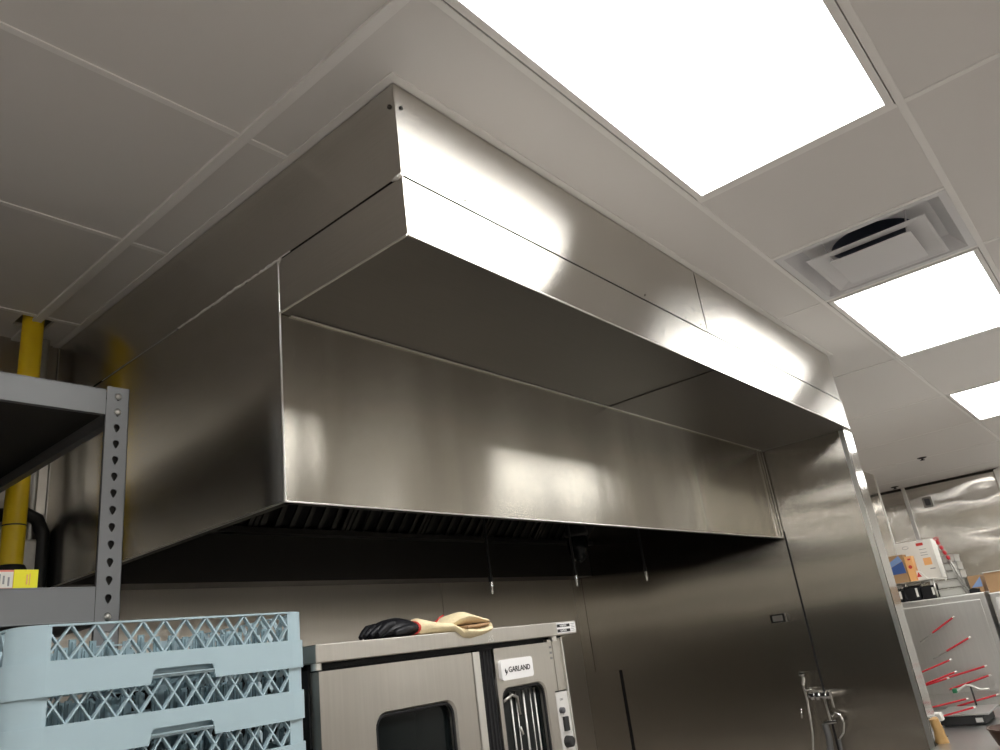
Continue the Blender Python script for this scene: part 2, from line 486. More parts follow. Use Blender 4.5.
# upper enclosure panels (to the ceiling)
G = .0036
bm = B(); add_box(bm, X0, 1.644-G, YF, YF+T, ZS+G, H-.006, .0006); part('enclosure_panel', bm, 'hoodx', hood)
bm = B(); add_box(bm, 1.644+G, X1-.012, YF, YF+T, ZS+G, H-.006, .0006); part('enclosure_panel', bm, 'hoodx', hood)
bm = B(); add_box(bm, X0, X0+T, YF+T, YB, ZS+G, H-.006, .0006); part('enclosure_side_panel', bm, 'hoody', hood)
bm = B(); add_box(bm, X1-.016, X1-.012, YF+T, YB, ZS+G, H-.006, .0006); part('enclosure_side_panel', bm, 'hoody', hood)
# core that stops light passing the joints
bm = B(); add_box(bm, X0+T+.001, X1-.018, YF+T+.002, YB, ZL+.012, H-.008); part('core', bm, 'black', hood)
# lip (fascia) of the box
bm = B(); add_box(bm, X0-.001, X1, YF-.002, YF+.003, ZL, ZS-G, .0008); part('fascia', bm, 'hoodx', hood)
bm = B(); add_box(bm, X0-.001, X0+.004, YF+.003, YL, ZL, ZS-G, .0006)
part('fascia_side', bm, 'hoody', hood)
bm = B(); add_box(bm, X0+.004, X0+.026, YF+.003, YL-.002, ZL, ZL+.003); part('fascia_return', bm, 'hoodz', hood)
bm = B(); add_box(bm, X1-.004, X1, YF+.003, YB, ZL, ZS-G, .0006); part('fascia_side', bm, 'hoody', hood)
bm = B()
add_box(bm, X0+.001, X1-.001, YF-.0045, YF-.001, ZL-.0015, ZL+.0025, .0008)
add_box(bm, X0-.003, X0+.001, YF, YL, ZL-.0015, ZL+.0025, .0008)
add_box(bm, X1-.008, X1-.005, YF-.003, YF, ZL, ZS, .0005)
part_each('lip_edge', bm, 'edge', hood)
# underside sheets
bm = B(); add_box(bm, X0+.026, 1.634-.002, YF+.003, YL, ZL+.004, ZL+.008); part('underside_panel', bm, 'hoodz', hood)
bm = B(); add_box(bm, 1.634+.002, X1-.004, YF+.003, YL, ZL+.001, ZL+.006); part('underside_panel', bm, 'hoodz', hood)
bm = B(); add_box(bm, X0+.03, XR, YL-.006, YL-.001, ZL-.001, ZL+.002, .0006); part('joint_strip', bm, 'edge', hood)
# canopy skirt
bm = B(); add_box(bm, X0+.002, 2.206-.0008, YL, YL+T, ZB, ZL+.004, .0006); part('skirt_panel', bm, 'hoodface', hood)
bm = B(); add_box(bm, 2.206+.0008, XR, YL+.0005, YL+T, ZB, ZL+.004, .0006); part('skirt_panel', bm, 'hoodface', hood)
bm = B(); add_box(bm, X0, X0+T, YL, YB, ZB, ZS-G, .0006); part('side_panel', bm, 'hoody', hood)
bm = B()
add_box(bm, X0-.0025, X0+.002, YL-.0025, YL+.002, ZB, ZS, .001)
add_box(bm, X0, XR, YL-.002, YL+.002, ZB-.003, ZB+.001, .0008)
add_box(bm, X0-.002, X0+.002, YL, YB, ZB-.003, ZB+.001, .0008)
add_box(bm, X0-.002, X0+.003, YB-.004, YB+.002, ZB, H-.01, .001)
part_each('edge_trim', bm, 'edge', hood)
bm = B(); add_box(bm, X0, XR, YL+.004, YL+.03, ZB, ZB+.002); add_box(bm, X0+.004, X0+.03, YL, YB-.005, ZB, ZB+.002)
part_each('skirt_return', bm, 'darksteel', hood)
# corner posts where the skirt meets the bay wall
bm = B()
add_box(bm, 3.088, 3.093, YL-.004, YL+.001, ZB, ZL, .001); add_box(bm, 3.118, 3.123, YL-.007, YL, ZB, ZL, .001)
add_box(bm, 3.143, 3.166, YL-.010, YL, ZB-.002, ZL, .002)
part_each('corner_trim', bm, 'hoody', hood)
# sealant bead along the side joint
bm = B(); pts = []; y = YL-.01
while y < 1.80:
    pts.append((X0-.0005, y, ZS+random.uniform(-.0022, .0022))); y += .012
add_tube(bm, pts, [random.uniform(.0022, .0048) for _ in pts], 6)
pts = [(X0-.0005, YL-.006, ZS-.012), (X0-.001, YL-.012, ZS+.002), (X0-.001, YL-.05, ZS+.002)]
add_tube(bm, pts, .0018, 6)
pts = []; y = 1.80
while y < 2.3:
    pts.append((X0, y, ZS)); y += .03
add_tube(bm, pts, .0012, 5)
pts = [(X0-.002, YF-.003, ZS+.001), (X0-.0025, YF+.012, ZS-.001), (X0-.001, YF+.03, ZS+.002)]
add_tube(bm, pts, [.005, .006, .002], 8)
part_each('sealant', bm, 'seal', hood)
# screw heads
bm = B()
add_lathe(bm, [(.0055, 0), (.005, -.003), (.001, -.004)], (X0+.018, YF, ZS+.19), 10, axis='Y')
add_lathe(bm, [(.0055, 0), (.005, -.003), (.001, -.004)], (X0, YF+.018, ZS+.195), 10, axis='X')
for x in (.35, 1.2, 1.6): add_lathe(bm, [(.003, 0), (.0025, -.002), (.001, -.003)], (x, YF, ZS+.022), 8, axis='Y')
part_each('screw', bm, 'darksteel', hood)
# interior: roof, rear plenum, filters
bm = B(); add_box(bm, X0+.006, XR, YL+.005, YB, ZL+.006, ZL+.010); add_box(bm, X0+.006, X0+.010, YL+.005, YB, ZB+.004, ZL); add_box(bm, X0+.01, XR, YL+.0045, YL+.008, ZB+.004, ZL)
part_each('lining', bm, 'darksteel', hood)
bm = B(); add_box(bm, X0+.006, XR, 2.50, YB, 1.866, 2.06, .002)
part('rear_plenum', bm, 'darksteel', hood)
bm = B(); add_box(bm, X0+.006, XR, 2.455, 2.505, 2.044, 2.05, .001); add_box(bm, X0+.006, XR, 2.452, 2.456, 2.044, 2.066, .001)
part('grease_trough', bm, 'darksteel', hood)
fx = .36; FW = .448; fdir = Vector((0, -1, 1.12)).normalized()
for k in range(6):
    a = fx+k*FW
    bm = B(); o_ = Vector((0, 2.485, 2.068)); nrm = Vector((0, -1.12, -1)).normalized()
    Lf = .38
    for q in ((0, .018), (FW-.024, FW-.006)):
        add_prism(bm, [(q[0], 0), (q[1], 0), (q[1], Lf), (q[0], Lf)], o_+Vector((a, 0, 0)), (1, 0, 0), fdir, nrm, .02)
    for q in ((0, .016), (Lf-.016, Lf)):
        add_prism(bm, [(.018, q[0]), (FW-.024, q[0]), (FW-.024, q[1]), (.018, q[1])], o_+Vector((a, 0, 0)), (1, 0, 0), fdir, nrm, .02)
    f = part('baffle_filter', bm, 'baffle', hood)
    bm = B(); s = .024
    while s < FW-.05:
        u = s
        add_prism(bm, [(u, 0), (u+.030, 0), (u+.030, .003), (u+.026, .0035), (u+.003, .0035), (u, .010)], o_+Vector((a, 0, 0))+nrm*.012+fdir*.016, (1, 0, 0), nrm, fdir, Lf-.032)
        s += .0685
    part('baffles', bm, 'baffle', f)
    bm = B(); add_box(bm, a, a+FW-.006, 2.52, 2.60, 2.07, 2.09)
    bm.free()
bm = B(); add_prism(bm, [(X0+.01, -.02), (XR, -.02), (XR, .45), (X0+.01, .45)], (0, 2.50, 2.07), (1, 0, 0), fdir, (0, 1, 0), .004)
part('filter_backing', bm, 'black', hood)
# fire suppression drops
for k, (x, zb) in enumerate(((1.636, 1.727), (2.262, 1.747), (2.935, 1.762))):
    bm = B(); add_tube(bm, [(x, 2.0, 2.33), (x, 2.0, zb+.06)], .006, 10)
    add_tube(bm, [(x, 2.0, zb+.075), (x, 2.0, zb+.05)], .010, 10)
    f = part('suppression_nozzle', bm, 'blackiron', hood)
    bm = B(); add_tube(bm, [(x, 2.0, zb+.055), (x, 2.0, zb+.05), (x, 2.0, zb+.03), (x, 2.0, zb+.028), (x, 2.0, zb)], [.008, .008, .008, .0062, .0055], 12)
    part('nozzle_tip', bm, 'chrome', f)
bm = B(); add_tube(bm, [(X0+.02, 2.0, 2.325), (XR-.01, 2.0, 2.325)], .010, 10); part('suppression_pipe', bm, 'blackiron', hood)
# hood lamp: dark caged globe on a stem
bm = B(); lx, ly = 2.50, 2.12
add_lathe(bm, [(.055, .34), (.055, .12), (.062, .11), (.062, .09), (.05, .08)], (lx, ly, 1.93), 20)
l = part('hood_lamp', bm, 'blackiron', hood)
bm = B(); add_lathe(bm, [(.050, .08), (.054, .05), (.048, .0), (.030, -.035), (.006, -.05)], (lx, ly, 1.93), 20); part('globe', bm, 'glassdark', l)
# ceiling angle around the enclosure
bm = B(); w = .022
add_box(bm, X0-w, X1+w-.012, YF-w, YF, H-.004, H, .0008); add_box(bm, X0-w, X0, YF, RY1, H-.004, H, .0008); add_box(bm, X1-.012, X1+w-.012, YF, RY1, H-.004, H, .0008)
struct('trim_7', bm, 'tee')

# ------------------------------------------------------------------ gas pipe and conduits
t = thing('gas_pipe', 'thick yellow painted gas pipe rising through the ceiling beside the hood', 'pipe', (PIPE[0], PIPE[1], 0))
bm = B(); add_tube(bm, [(PIPE[0], PIPE[1], 1.91), (PIPE[0], PIPE[1], 3.0)], .0325, 28); part('pipe', bm, 'yellow', t)
bm = B(); add_lathe(bm, [(.030, -.03), (.043, -.028), (.045, .02), (.038, .035), (.033, .036)], (PIPE[0], PIPE[1], 1.89), 24)
add_tube(bm, [(PIPE[0], PIPE[1], 0), (PIPE[0], PIPE[1], 1.88)], .028, 20)
part('coupling', bm, 'blackiron', t)
bm = B(); add_lathe(bm, [(.0334, 0), (.0334, .004)], (PIPE[0], PIPE[1], 2.045), 24); part('ring', bm, 'blackiron', t)
t = thing('conduit', 'pair of bare metal conduits running up the back wall behind the yellow pipe', 'conduit', (.08, 2.62, 0))
for x, r, m_ in ((.045, .012, 'galv'), (.085, .014, 'galv')):
    bm = B(); add_tube(bm, [(x, 2.625, 0), (x, 2.625, H+.2)], r, 14); part('tube', bm, m_, t)
bm = B(); add_tube(bm, [(-.02, 2.60, 2.10), (.06, 2.60, 2.11), (.10, 2.61, 2.095), (.12, 2.61, 2.05), (.12, 2.61, 1.2)], .022, 14)
part('elbow', bm, 'blackiron', t)
bm = B(); add_box(bm, .02, .115, 2.60, 2.655, 1.6, 2.03, .01); part('junction_box', bm, 'galv', t)
t = obj('wall_pipe', (lambda b: (add_tube(b, [(-.12, 2.60, 1.3), (-.13, 2.60, 2.0), (-.10, 2.60, 2.06)], .008, 8), b)[1])(B()), 'chrome')
tag(t, 'thin bright tube curving up the back wall left of the yellow pipe', 'tube')

# ------------------------------------------------------------------ boltless shelving unit
SY0, SY1 = 1.618, 2.62; SXR = -.0648; SXL = -1.28
sh = thing('shelving_unit', 'grey boltless steel shelving unit with keyhole posts left of the hood', 'shelving', ((SXR+SXL)/2, (SY0+SY1)/2, 0))
PW = .0529; PITCH = .0390; ZT = 2.201
def post_bm(xr, yf, sx, sy, z0=0.0):
    """angle post with keyholes in its front flange; xr,yf outer corner; sx = +1 flange runs to -x"""
    bm = B()
    zs = ZT; x_out = xr; x_in = xr - sx*PW
    th = .0018
    cxm = (x_out+x_in)/2
    def P3(u, z, y=0): return (cxm+u, yf+y*sy, z)
    z = zs-.006
    add_face = lambda pts: bm.faces.new([bm.verts.new(p) for p in pts])
    add_face([P3(-PW/2, z), P3(PW/2, z), P3(PW/2, zs), P3(-PW/2, zs)])
    n = 24
    k = 0
    while z-PITCH > 1.55:
        zc = z-PITCH/2
        # keyhole outline (round top, tapering slot below)
        out = []; inn = []
        rivet = k in (0, 1, 12, 13)
        ca_ = math.atan2(PITCH/2, PW/2)
        for a in sorted([2*PI*a_/n for a_ in range(n)]+[ca_, PI-ca_, PI+ca_, 2*PI-ca_]):
            ca, sa = math.cos(a), math.sin(a)
            m_ = max(abs(ca)/(PW/2), abs(sa)/(PITCH/2))
            out.append(P3(ca/m_, zc+sa/m_))
            if sa >= -.3: rr = .0074; inn.append((ca*rr, .004+sa*rr))
            else:
                tt = min(1, (-sa-.3)/.7); inn.append((ca*.0074*(1-.45*tt), .0021-.0115*tt))
        ov = [bm.verts.new(p) for p in out]; iv = [bm.verts.new(P3(u, zc+w_)) for u, w_ in inn]; dv = [bm.verts.new(P3(u, zc+w_, th)) for u, w_ in inn]
        for q in range(len(ov)):
            r_ = (q+1) % len(ov)
            bm.faces.new((ov[q], ov[r_], iv[r_], iv[q])); bm.faces.new((iv[q], iv[r_], dv[r_], dv[q]))
        z -= PITCH; k += 1
    add_face([P3(-PW/2, z0), P3(PW/2, z0), P3(PW/2, z), P3(-PW/2, z)])
    bmesh.ops.remove_doubles(bm, verts=list(bm.verts), dist=.00005)
    # back skin, side flange
    add_box(bm, x_out, x_out-sx*.0018, yf, yf+sy*.05, z0, zs)
    return bm
posts = []
for (xr, yf, sx, sy) in ((SXR, SY0, 1, 1), (SXL, SY0, -1, 1), (SXR, SY1, 1, -1), (SXL, SY1, -1, -1)):
    p_ = part('upright_post', post_bm(xr, yf, sx, sy), 'shelf', sh)
    bm = B(); add_box(bm, xr-sx*.004, xr-sx*(PW-.002), yf+sy*.013, yf+sy*.0145, 0, ZT-.01); part('keyhole_backing', bm, 'board', p_)  # dark strip added behind the keyholes so the holes look dark
    bm = B()
    for kk in (0, 1, 13, 14):
        zc = ZT-.006-PITCH*(kk+.5)+.002
        if kk == 13 or kk == 14: zc -= .0
        cxm = xr-sx*PW/2
        add_lathe(bm, [(.0078, .001*sy), (.0078, -.0015*sy), (.006, -.004*sy), (.001, -.0048*sy)], (cxm, yf, zc), 14, axis='Y')
    part_each('rivet', bm, 'galv' if sy > 0 else 'shelf', p_)
def beam(z0, z1, y, sy):
    bm = B()
    add_box(bm, SXL+.058, SXR-PW-.001, y+sy*.001, y+sy*.003, z0, z1)
    add_box(bm, SXL+.058, SXR-PW-.001, y, y+sy*.006, z1-.003, z1, .0008)
    add_box(bm, SXL+.058, SXR-PW-.001, y, y+sy*.014, z0, z0+.0025, .0008)
    add_box(bm, SXL+.058, SXR-PW-.001, y+sy*.003, y+sy*.03, z1-.022, z1-.019)
    return part('beam', bm, 'shelf', sh)
for z0, z1 in ((2.1293, 2.1926), (1.6618, 1.7354), (1.08, 1.15), (.45, .52)):
    beam(z0, z1, SY0, 1); beam(z0, z1, SY1, -1)
    for xx, s in ((SXR-.004, -1), (SXL+.004, 1)):
        bm = B(); add_box(bm, xx, xx+s*.002, SY0+.02, SY1-.02, z0, z1); add_box(bm, xx, xx+s*.02, SY0+.05, SY1-.05, z0, z0+.002); part('end_beam', bm, 'shelf', sh)
    bm = B(); add_box(bm, SXL+.008, SXR-.008, SY0+.008, SY1-.008, z1-.019, z1-.003); part('shelf_board', bm, 'board', sh)
# box lying on the shelf
t = thing('small_carton', 'small flat white and red carton with a yellow label, on the grey shelf', 'box', (-.33, 1.66, 1.7329))
CY = 1.6255
bm = B(); add_box(bm, -.454, -.2775, CY, CY+.09, 1.7329, 1.7727, .001, 0); add_box(bm, -.454, -.2785, CY-.0005, CY+.0005, 1.737, 1.7688, 0, 1); part('printed_box', bm, ['pinkred', 'cartonwhite'], t)
bm = B()
for i in range(9): add_box(bm, -.36+i*.009, -.3586+i*.009+(.002 if i % 3 else .0033), CY-.0012, CY-.0004, 1.7405+(i % 2)*.004, 1.764-(i % 3)*.003)
part_each('print', bm, 'greyink', t)
bm = B(); add_box(bm, -.2775, -.232, CY-.0005, CY+.0905, 1.7325, 1.7732, .001); part('yellow_label', bm, 'yellowlabel', t)
bm = B(); add_box(bm, -.254, -.2515, CY-.0012, CY-.0004, 1.743, 1.763); add_box(bm, -.2485, -.247, CY-.0012, CY-.0004, 1.742, 1.765); part_each('label_print', bm, 'orange', t)

# ------------------------------------------------------------------ dish racks
RW = .5; RCX, RCY = .057-RW/2, 1.10+RW/2
RPITCH = .0862
rackp = thing('dish_rack', 'x', 'dish rack', (0, 0, 0), 'stack of pale blue dish racks')
def rr_outline(h, r, n=8):
    pts = []
    for cx_, cy_, a0 in ((h-r, h-r, 0), (-(h-r), h-r, PI/2), (-(h-r), -(h-r), PI), (h-r, -(h-r), 3*PI/2)):
        for i in range(n+1):
            a = a0+PI/2*i/n; pts.append((cx_+r*math.cos(a), cy_+r*math.sin(a)))
    return pts
def ring(bm, h, r, th, z0, z1, parts=None):
    o_ = rr_outline(h, r); i_ = rr_outline(h-th, max(r-th, .004))
    n = len(o_)
    vo0 = [bm.verts.new((x, y, z0)) for x, y in o_]; vo1 = [bm.verts.new((x, y, z1)) for x, y in o_]
    vi0 = [bm.verts.new((x, y, z0)) for x, y in i_]; vi1 = [bm.verts.new((x, y, z1)) for x, y in i_]
    for k in range(n):
        if parts is not None and (k % 9 == 8) and ((k//9) in parts): # straight segment left open
            continue
        q = (k+1) % n
        sm = (k % 9 != 8)
        for f in ((vo0[k], vo0[q], vo1[q], vo1[k]), (vi0[q], vi0[k], vi1[k], vi1[q]), (vo1[k], vo1[q], vi1[q], vi1[k]), (vo0[q], vo0[k], vi0[k], vi0[q])):
            ff = bm.faces.new(f); ff.smooth = sm and f[0] in (vo0[k], vi0[q])
HB = RW/2
# lower band (z -0.001..0.046 of the rack) with a handle notch in each side
bz0, bz1 = .0, .0475
bm = B()
ring(bm, HB, .044, .003, bz0, bz1, parts=(0, 1, 2, 3))
s = HB-.044; nw = .054
for k in range(4):
    a = k*PI/2; ua = Vector((math.cos(a), math.sin(a), 0)); wa = Vector((-math.sin(a), math.cos(a), 0))
    poly = [(-s, bz0), (-nw+.0, bz0), (-nw+.004, bz0+.019), (-nw+.008, bz0+.0225), (nw-.006, bz0+.0225), (nw-.002, bz0+.019), (nw+.002, bz0), (s, bz0), (s, bz1), (-s, bz1)]
    add_prism(bm, poly, wa*(-HB), ua, (0, 0, 1), wa, .003)
part('lower_band', bm, 'rack', rackp)
# handle recess: inner ledge behind the notch
for k in range(4):
    bm = B()
    a = k*PI/2; ua = Vector((math.cos(a), math.sin(a), 0)); wa = Vector((-math.sin(a), math.cos(a), 0))
    add_prism(bm, [(-nw-.002, .0123), (nw+.003, .0123), (nw+.003, .0142), (-nw-.002, .0142)], wa*(-HB+.0005), ua, (0, 0, 1), wa, .0155)
    add_prism(bm, [(-nw-.004, .0123), (nw+.006, .0123), (nw+.006, .033), (-nw-.004, .033)], wa*(-HB+.0155), ua, (0, 0, 1), wa, .003)
    part('handle_recess', bm, 'rack', rackp)
# upper ring: solid corners, top rail, lattice
HU = HB-.004; uz0, uz1 = bz1-.004, .098
bm = B()
add_r = ring(bm, HU, .040, .0035, uz0, uz1, parts=(0, 1, 2, 3))
us = HU-.040
for k in range(4):
    a = k*PI/2; ua = Vector((math.cos(a), math.sin(a), 0)); wa = Vector((-math.sin(a), math.cos(a), 0)); o_ = wa*(-HU)
    sol = .006                                   # solid part beside the rounded corner
    add_prism(bm, [(-us, uz0), (-us+sol, uz0), (-us+sol, uz1), (-us, uz1)], o_, ua, (0, 0, 1), wa, .0035)
    add_prism(bm, [(us-sol, uz0), (us, uz0), (us, uz1), (us-sol, uz1)], o_, ua, (0, 0, 1), wa, .0035)
    add_prism(bm, [(-us, uz1-.003), (us, uz1-.003), (us, uz1+.0), (-us, uz1+.0)], o_+wa*(-.001), ua, (0, 0, 1), wa, .007)
part('corner_posts', bm, 'rack', rackp)
for k in range(4):
    bm = B()
    a = k*PI/2; ua = Vector((math.cos(a), math.sin(a), 0)); wa = Vector((-math.sin(a), math.cos(a), 0)); o_ = wa*(-HU+.0002)
    L0, L1 = -us+.006, us-.006
    zl0, zl1 = uz0+.003, uz1-.002; hh = zl1-zl0; pt = .0356; w = .0012
    i = -1.25
    while L0+i*pt < L1:
        for d in (1, -1):
            a0 = L0+i*pt; a1 = a0+pt
            if d < 0: a0, a1 = a1, a0
            # clip the rib (a0,zl0)-(a1,zl1) to the opening
            t0, t1 = 0.0, 1.0
            du = a1-a0
            for lim, sg in ((L0, 1), (L1, -1)):
                f0 = (a0-lim)*sg; f1 = (a1-lim)*sg
                if f0 < 0 and f1 < 0: t0 = 2
                elif f0 < 0: t0 = max(t0, -f0/(f1-f0))
                elif f1 < 0: t1 = min(t1, f0/(f0-f1))
            if t0 >= t1-.02: continue
            p0 = (a0+du*t0, zl0+hh*t0); p1 = (a0+du*t1, zl0+hh*t1)
            dd = Vector((p1[0]-p0[0], p1[1]-p0[1])).normalized(); nn = Vector((-dd.y, dd.x))*w
            add_prism(bm, [(p0[0]-nn.x, p0[1]-nn.y), (p1[0]-nn.x, p1[1]-nn.y), (p1[0]+nn.x, p1[1]+nn.y), (p0[0]+nn.x, p0[1]+nn.y)], o_, ua, (0, 0, 1), wa, .009)
        i += 1
    part('lattice', bm, 'rack', rackp)
bm = B()
for i in range(-4, 5):
    for j in range(-4, 5):
        x, y = i*.052+random.uniform(-.001, .001), j*.052; hgt = .074+(.004 if (i+j) % 2 else 0)
        add_prism(bm, [(-.005, -.0016), (.005, -.0016), (.005, .0016), (-.005, .0016)], (x, y, .010), (1, 0, 0), (0, 1, 0), (0, 0, 1), hgt-.01)
        add_prism(bm, [(-.0016, -.005), (.0016, -.005), (.0016, .005), (-.0016, .005)], (x, y, .010), (1, 0, 0), (0, 1, 0), (0, 0, 1), hgt-.014)
for i in range(-8, 9):
    e = .238 if abs(i) < 8 else .222
    add_box(bm, i*.026-.0012, i*.026+.0012, -e, e, .006, .014); add_box(bm, -e, e, i*.026-.0012, i*.026+.0012, .006, .014)
part('peg_base', bm, 'rackin', rackp)
names = ['topmost of the stack', 'second from the top', 'third from the top', 'fourth from the top, below the frame', 'fifth from the top', 'sixth from the top', 'lowest, standing on the steel table']
NR = 7; ZTOP = 1.6105-.098
for k in range(NR):
    o = rackp if k == 0 else copy_tree(rackp)
    o.location = (RCX, RCY, ZTOP-RPITCH*k)
    o['label'] = 'pale blue plastic dish rack with diamond lattice sides, ' + names[k]
ZTAB = ZTOP-RPITCH*(NR-1)
t = thing('work_table', 'stainless steel work table carrying the stack of blue dish racks', 'table', (RCX, RCY, 0))
bm = B(); add_box(bm, RCX-.45, RCX+.27, RCY-.30, RCY+.255, ZTAB-.04, ZTAB, .004); part('table_top', bm, 'counter', t)
for sx in (-.42, .24):
    for sy in (-.26, .23):
        bm = B(); add_tube(bm, [(RCX+sx, RCY+sy, 0), (RCX+sx, RCY+sy, ZTAB-.03)], .02, 14); part('leg', bm, 'galv', t)
bm = B(); add_box(bm, RCX-.43, RCX+.25, RCY-.28, RCY+.25, .2, .225, .003); part('undershelf', bm, 'counter', t)

# ------------------------------------------------------------------ convection oven
OX0, OX1, OY = .186, 1.146, 1.281
ov = thing('convection_oven', 'stainless steel two-door convection oven standing under the hood', 'oven', ((OX0+OX1)/2, OY+.4, 0))
bm = B(); add_box(bm, OX0, OX1, OY-.018, OY+.95, 1.519, 1.557, .0025); part('top_cover', bm, 'oven', ov)
bm = B(); add_box(bm, OX0+.012, OX1-.04, OY+.03, OY+.92, .70, 1.519); part('body', bm, 'gasket', ov)
bm = B(); add_box(bm, OX0+.012, OX1-.035, OY+.02, OY+.92, 1.508, 1.5185); part('vent_gap', bm, 'gasket', ov)
for x in (.205, 1.055):
    bm = B(); add_lathe(bm, [(.012, 0), (.012, .014)], (x, OY+.008, 1.505), 14); part('hinge_pin', bm, 'edge', ov)

def rrect(u0, u1, v0, v1, r, n=5):
    pts = []
    for cu, cv, a0 in ((u1-r, v1-r, 0), (u0+r, v1-r, PI/2), (u0+r, v0+r, PI), (u1-r, v0+r, 3*PI/2)):
        for i in range(n+1):
            a = a0+PI/2*i/n; pts.append((cu+r*math.cos(a), cv+r*math.sin(a)))
    return pts
def door_bm(x0, x1, z0, z1, wx0, wx1, wz0, wz1, y, th=.03, r=.03):
    """door slab with a rounded window opening"""
    bm = B(); n = 5
    inn = rrect(wx0, wx1, wz0, wz1, r, n)
    # matching outer ring: corners of the slab repeated
    outc = [(x1, z1), (x0, z1), (x0, z0), (x1, z0)]
    out = []
    for c in range(4):
        for i in range(n+1): out.append(outc[c])
    N_ = len(inn)
    rings = {}
    def V(p, yy): return bm.verts.new((p[0], yy, p[1]))
    fo = [V(p, y) for p in outc]; bo = [V(p, y+th) for p in outc]
    fi = [V(p, y) for p in inn]; fm = [V((p[0]+(.004 if p[0] < (wx0+wx1)/2 else -.004), p[1]+(.004 if p[1] < (wz0+wz1)/2 else -.004)), y+.006) for p in inn]
    bi = [V((p[0]+(.004 if p[0] < (wx0+wx1)/2 else -.004), p[1]+(.004 if p[1] < (wz0+wz1)/2 else -.004)), y+th) for p in inn]
    for a, b_, sgn in ((fo, fi, 1), (bo, bi, -1)):
        for c in range(4):
            base = c*(n+1)
            for i in range(n):
                f = (a[c], b_[base+i+1], b_[base+i]); bm.faces.new(f if sgn < 0 else f[::-1])
            nx = (base+n+1) % N_
            f = (a[c], a[(c+1) % 4], b_[nx], b_[base+n]); bm.faces.new(f if sgn < 0 else f[::-1])
    for i in range(N_):
        q = (i+1) % N_
        bm.faces.new((fi[i], fi[q], fm[q], fm[i])); bm.faces.new((fm[i], fm[q], bi[q], bi[i]))
    for c in range(4):
        q = (c+1) % 4; bm.faces.new((fo[c], fo[q], bo[q], bo[c]))
    bmesh.ops.recalc_face_normals(bm, faces=list(bm.faces))
    return bm
DZ0, DZ1 = .84, 1.502
# left door
d1 = part('door', door_bm(.205, .686, DZ0, DZ1, .352, .612, .95, 1.401, OY, r=.032), 'oven', ov, 'wide left oven door')
bm = B(); add_box(bm, .687, .713, OY-.004, OY+.03, DZ0, DZ1+.001, .002); part('door_stile', bm, 'edge', d1)
bm = B(); add_box(bm, .345, .62, OY+.022, OY+.026, .94, 1.41); part('window_glass', bm, 'glassdark', d1)
bm = B()
for dx in (0, .012): add_prism(bm, rrect(.352+dx, .612-dx, .95+dx, 1.401-dx, .03), (0, OY+.0205-dx*.1, 0), (1, 0, 0), (0, 0, 1), (0, 1, 0), .0005)
bm.free()
bm = B()
pth = [(p[0], OY+.008, p[1]) for p in rrect(.359, .605, .957, 1.394, .028)]; add_tube(bm, pth+[pth[0]], .004, 8, cap=False)
part('window_gasket', bm, 'gasket', d1)
bm = B(); add_box(bm, .715, .772, OY+.006, OY+.03, DZ0, DZ1+.004, .002)
for x in (.722, .736, .750, .764): add_tube(bm, [(x, OY+.006, DZ0), (x, OY+.006, DZ1)], .0035, 8)
part('centre_gasket', bm, 'gasket', ov)
# right door
d2 = part('door', door_bm(.774, 1.020, DZ0, DZ1+.003, .788, .982, .95, 1.405, OY, r=.03), 'oven', ov, 'narrow right oven door with the white badge')
bm = B(); add_box(bm, .782, .99, OY+.022, OY+.026, .94, 1.41); part('window_glass', bm, 'glassdark', d2)
bm = B(); pth = [(p[0], OY+.008, p[1]) for p in rrect(.794, .976, .957, 1.399, .026)]; add_tube(bm, pth+[pth[0]], .004, 8, cap=False)
part('window_gasket', bm, 'gasket', d2)
bm = B()
for x, r_ in ((.845, .005), (.868, .003), (.90, .006), (.93, .003), (.95, .005)): add_tube(bm, [(x, OY+.0205, .95), (x, OY+.0205, 1.39)], r_*.6, 8)
add_tube(bm, [(.81, OY+.017, 1.37), (.845, OY+.015, 1.383), (.868, OY+.016, 1.375), (.872, OY+.017, 1.33)], .004, 8)
for z in (1.30, 1.24, 1.18): add_tube(bm, [(.868, OY+.018, z), (.874, OY+.016, z-.02)], .004, 6)
part_each('window_rod', bm, 'galv', d2)
# door handle below the frame
bm = B(); add_tube(bm, [(.765, OY, .95), (.765, OY-.05, .97), (.765, OY-.05, 1.12), (.765, OY, 1.14)], .011, 12); part('door_handle', bm, 'chrome', ov)
# badge
BX0, BX1, BZ0, BZ1 = .786, .922, 1.422, 1.474
bm = B(); add_prism(bm, rrect(BX0, BX1, BZ0, BZ1, .009), (0, OY-.010, 0), (1, 0, 0), (0, 0, 1), (0, 1, 0), .010); bd = part('badge', bm, 'badge', d2)
bm = text_bm('GARLAND', .0195, (BX0+.0285, OY-.0102, BZ0+.019), (1, 0, 0), (0, 0, 1), (0, -1, 0), bold=.0003, xs=1.03); part('badge_lettering', bm, 'ink', bd)
bm = B(); fl = [(0, 0), (.006, .004), (.0095, .0085), (.0085, .012), (.006, .0135), (.0065, .010), (.0035, .0085), (.004, .0125), (.001, .018), (-.001, .0125), (.0005, .008), (.0035, .0055)]
add_prism(bm, fl, (BX0+.0145, OY-.0108, BZ0+.012), (1, 0, 0), (0, 0, 1), (0, 1, 0), .0008); part('badge_flame_mark', bm, 'ink', bd)
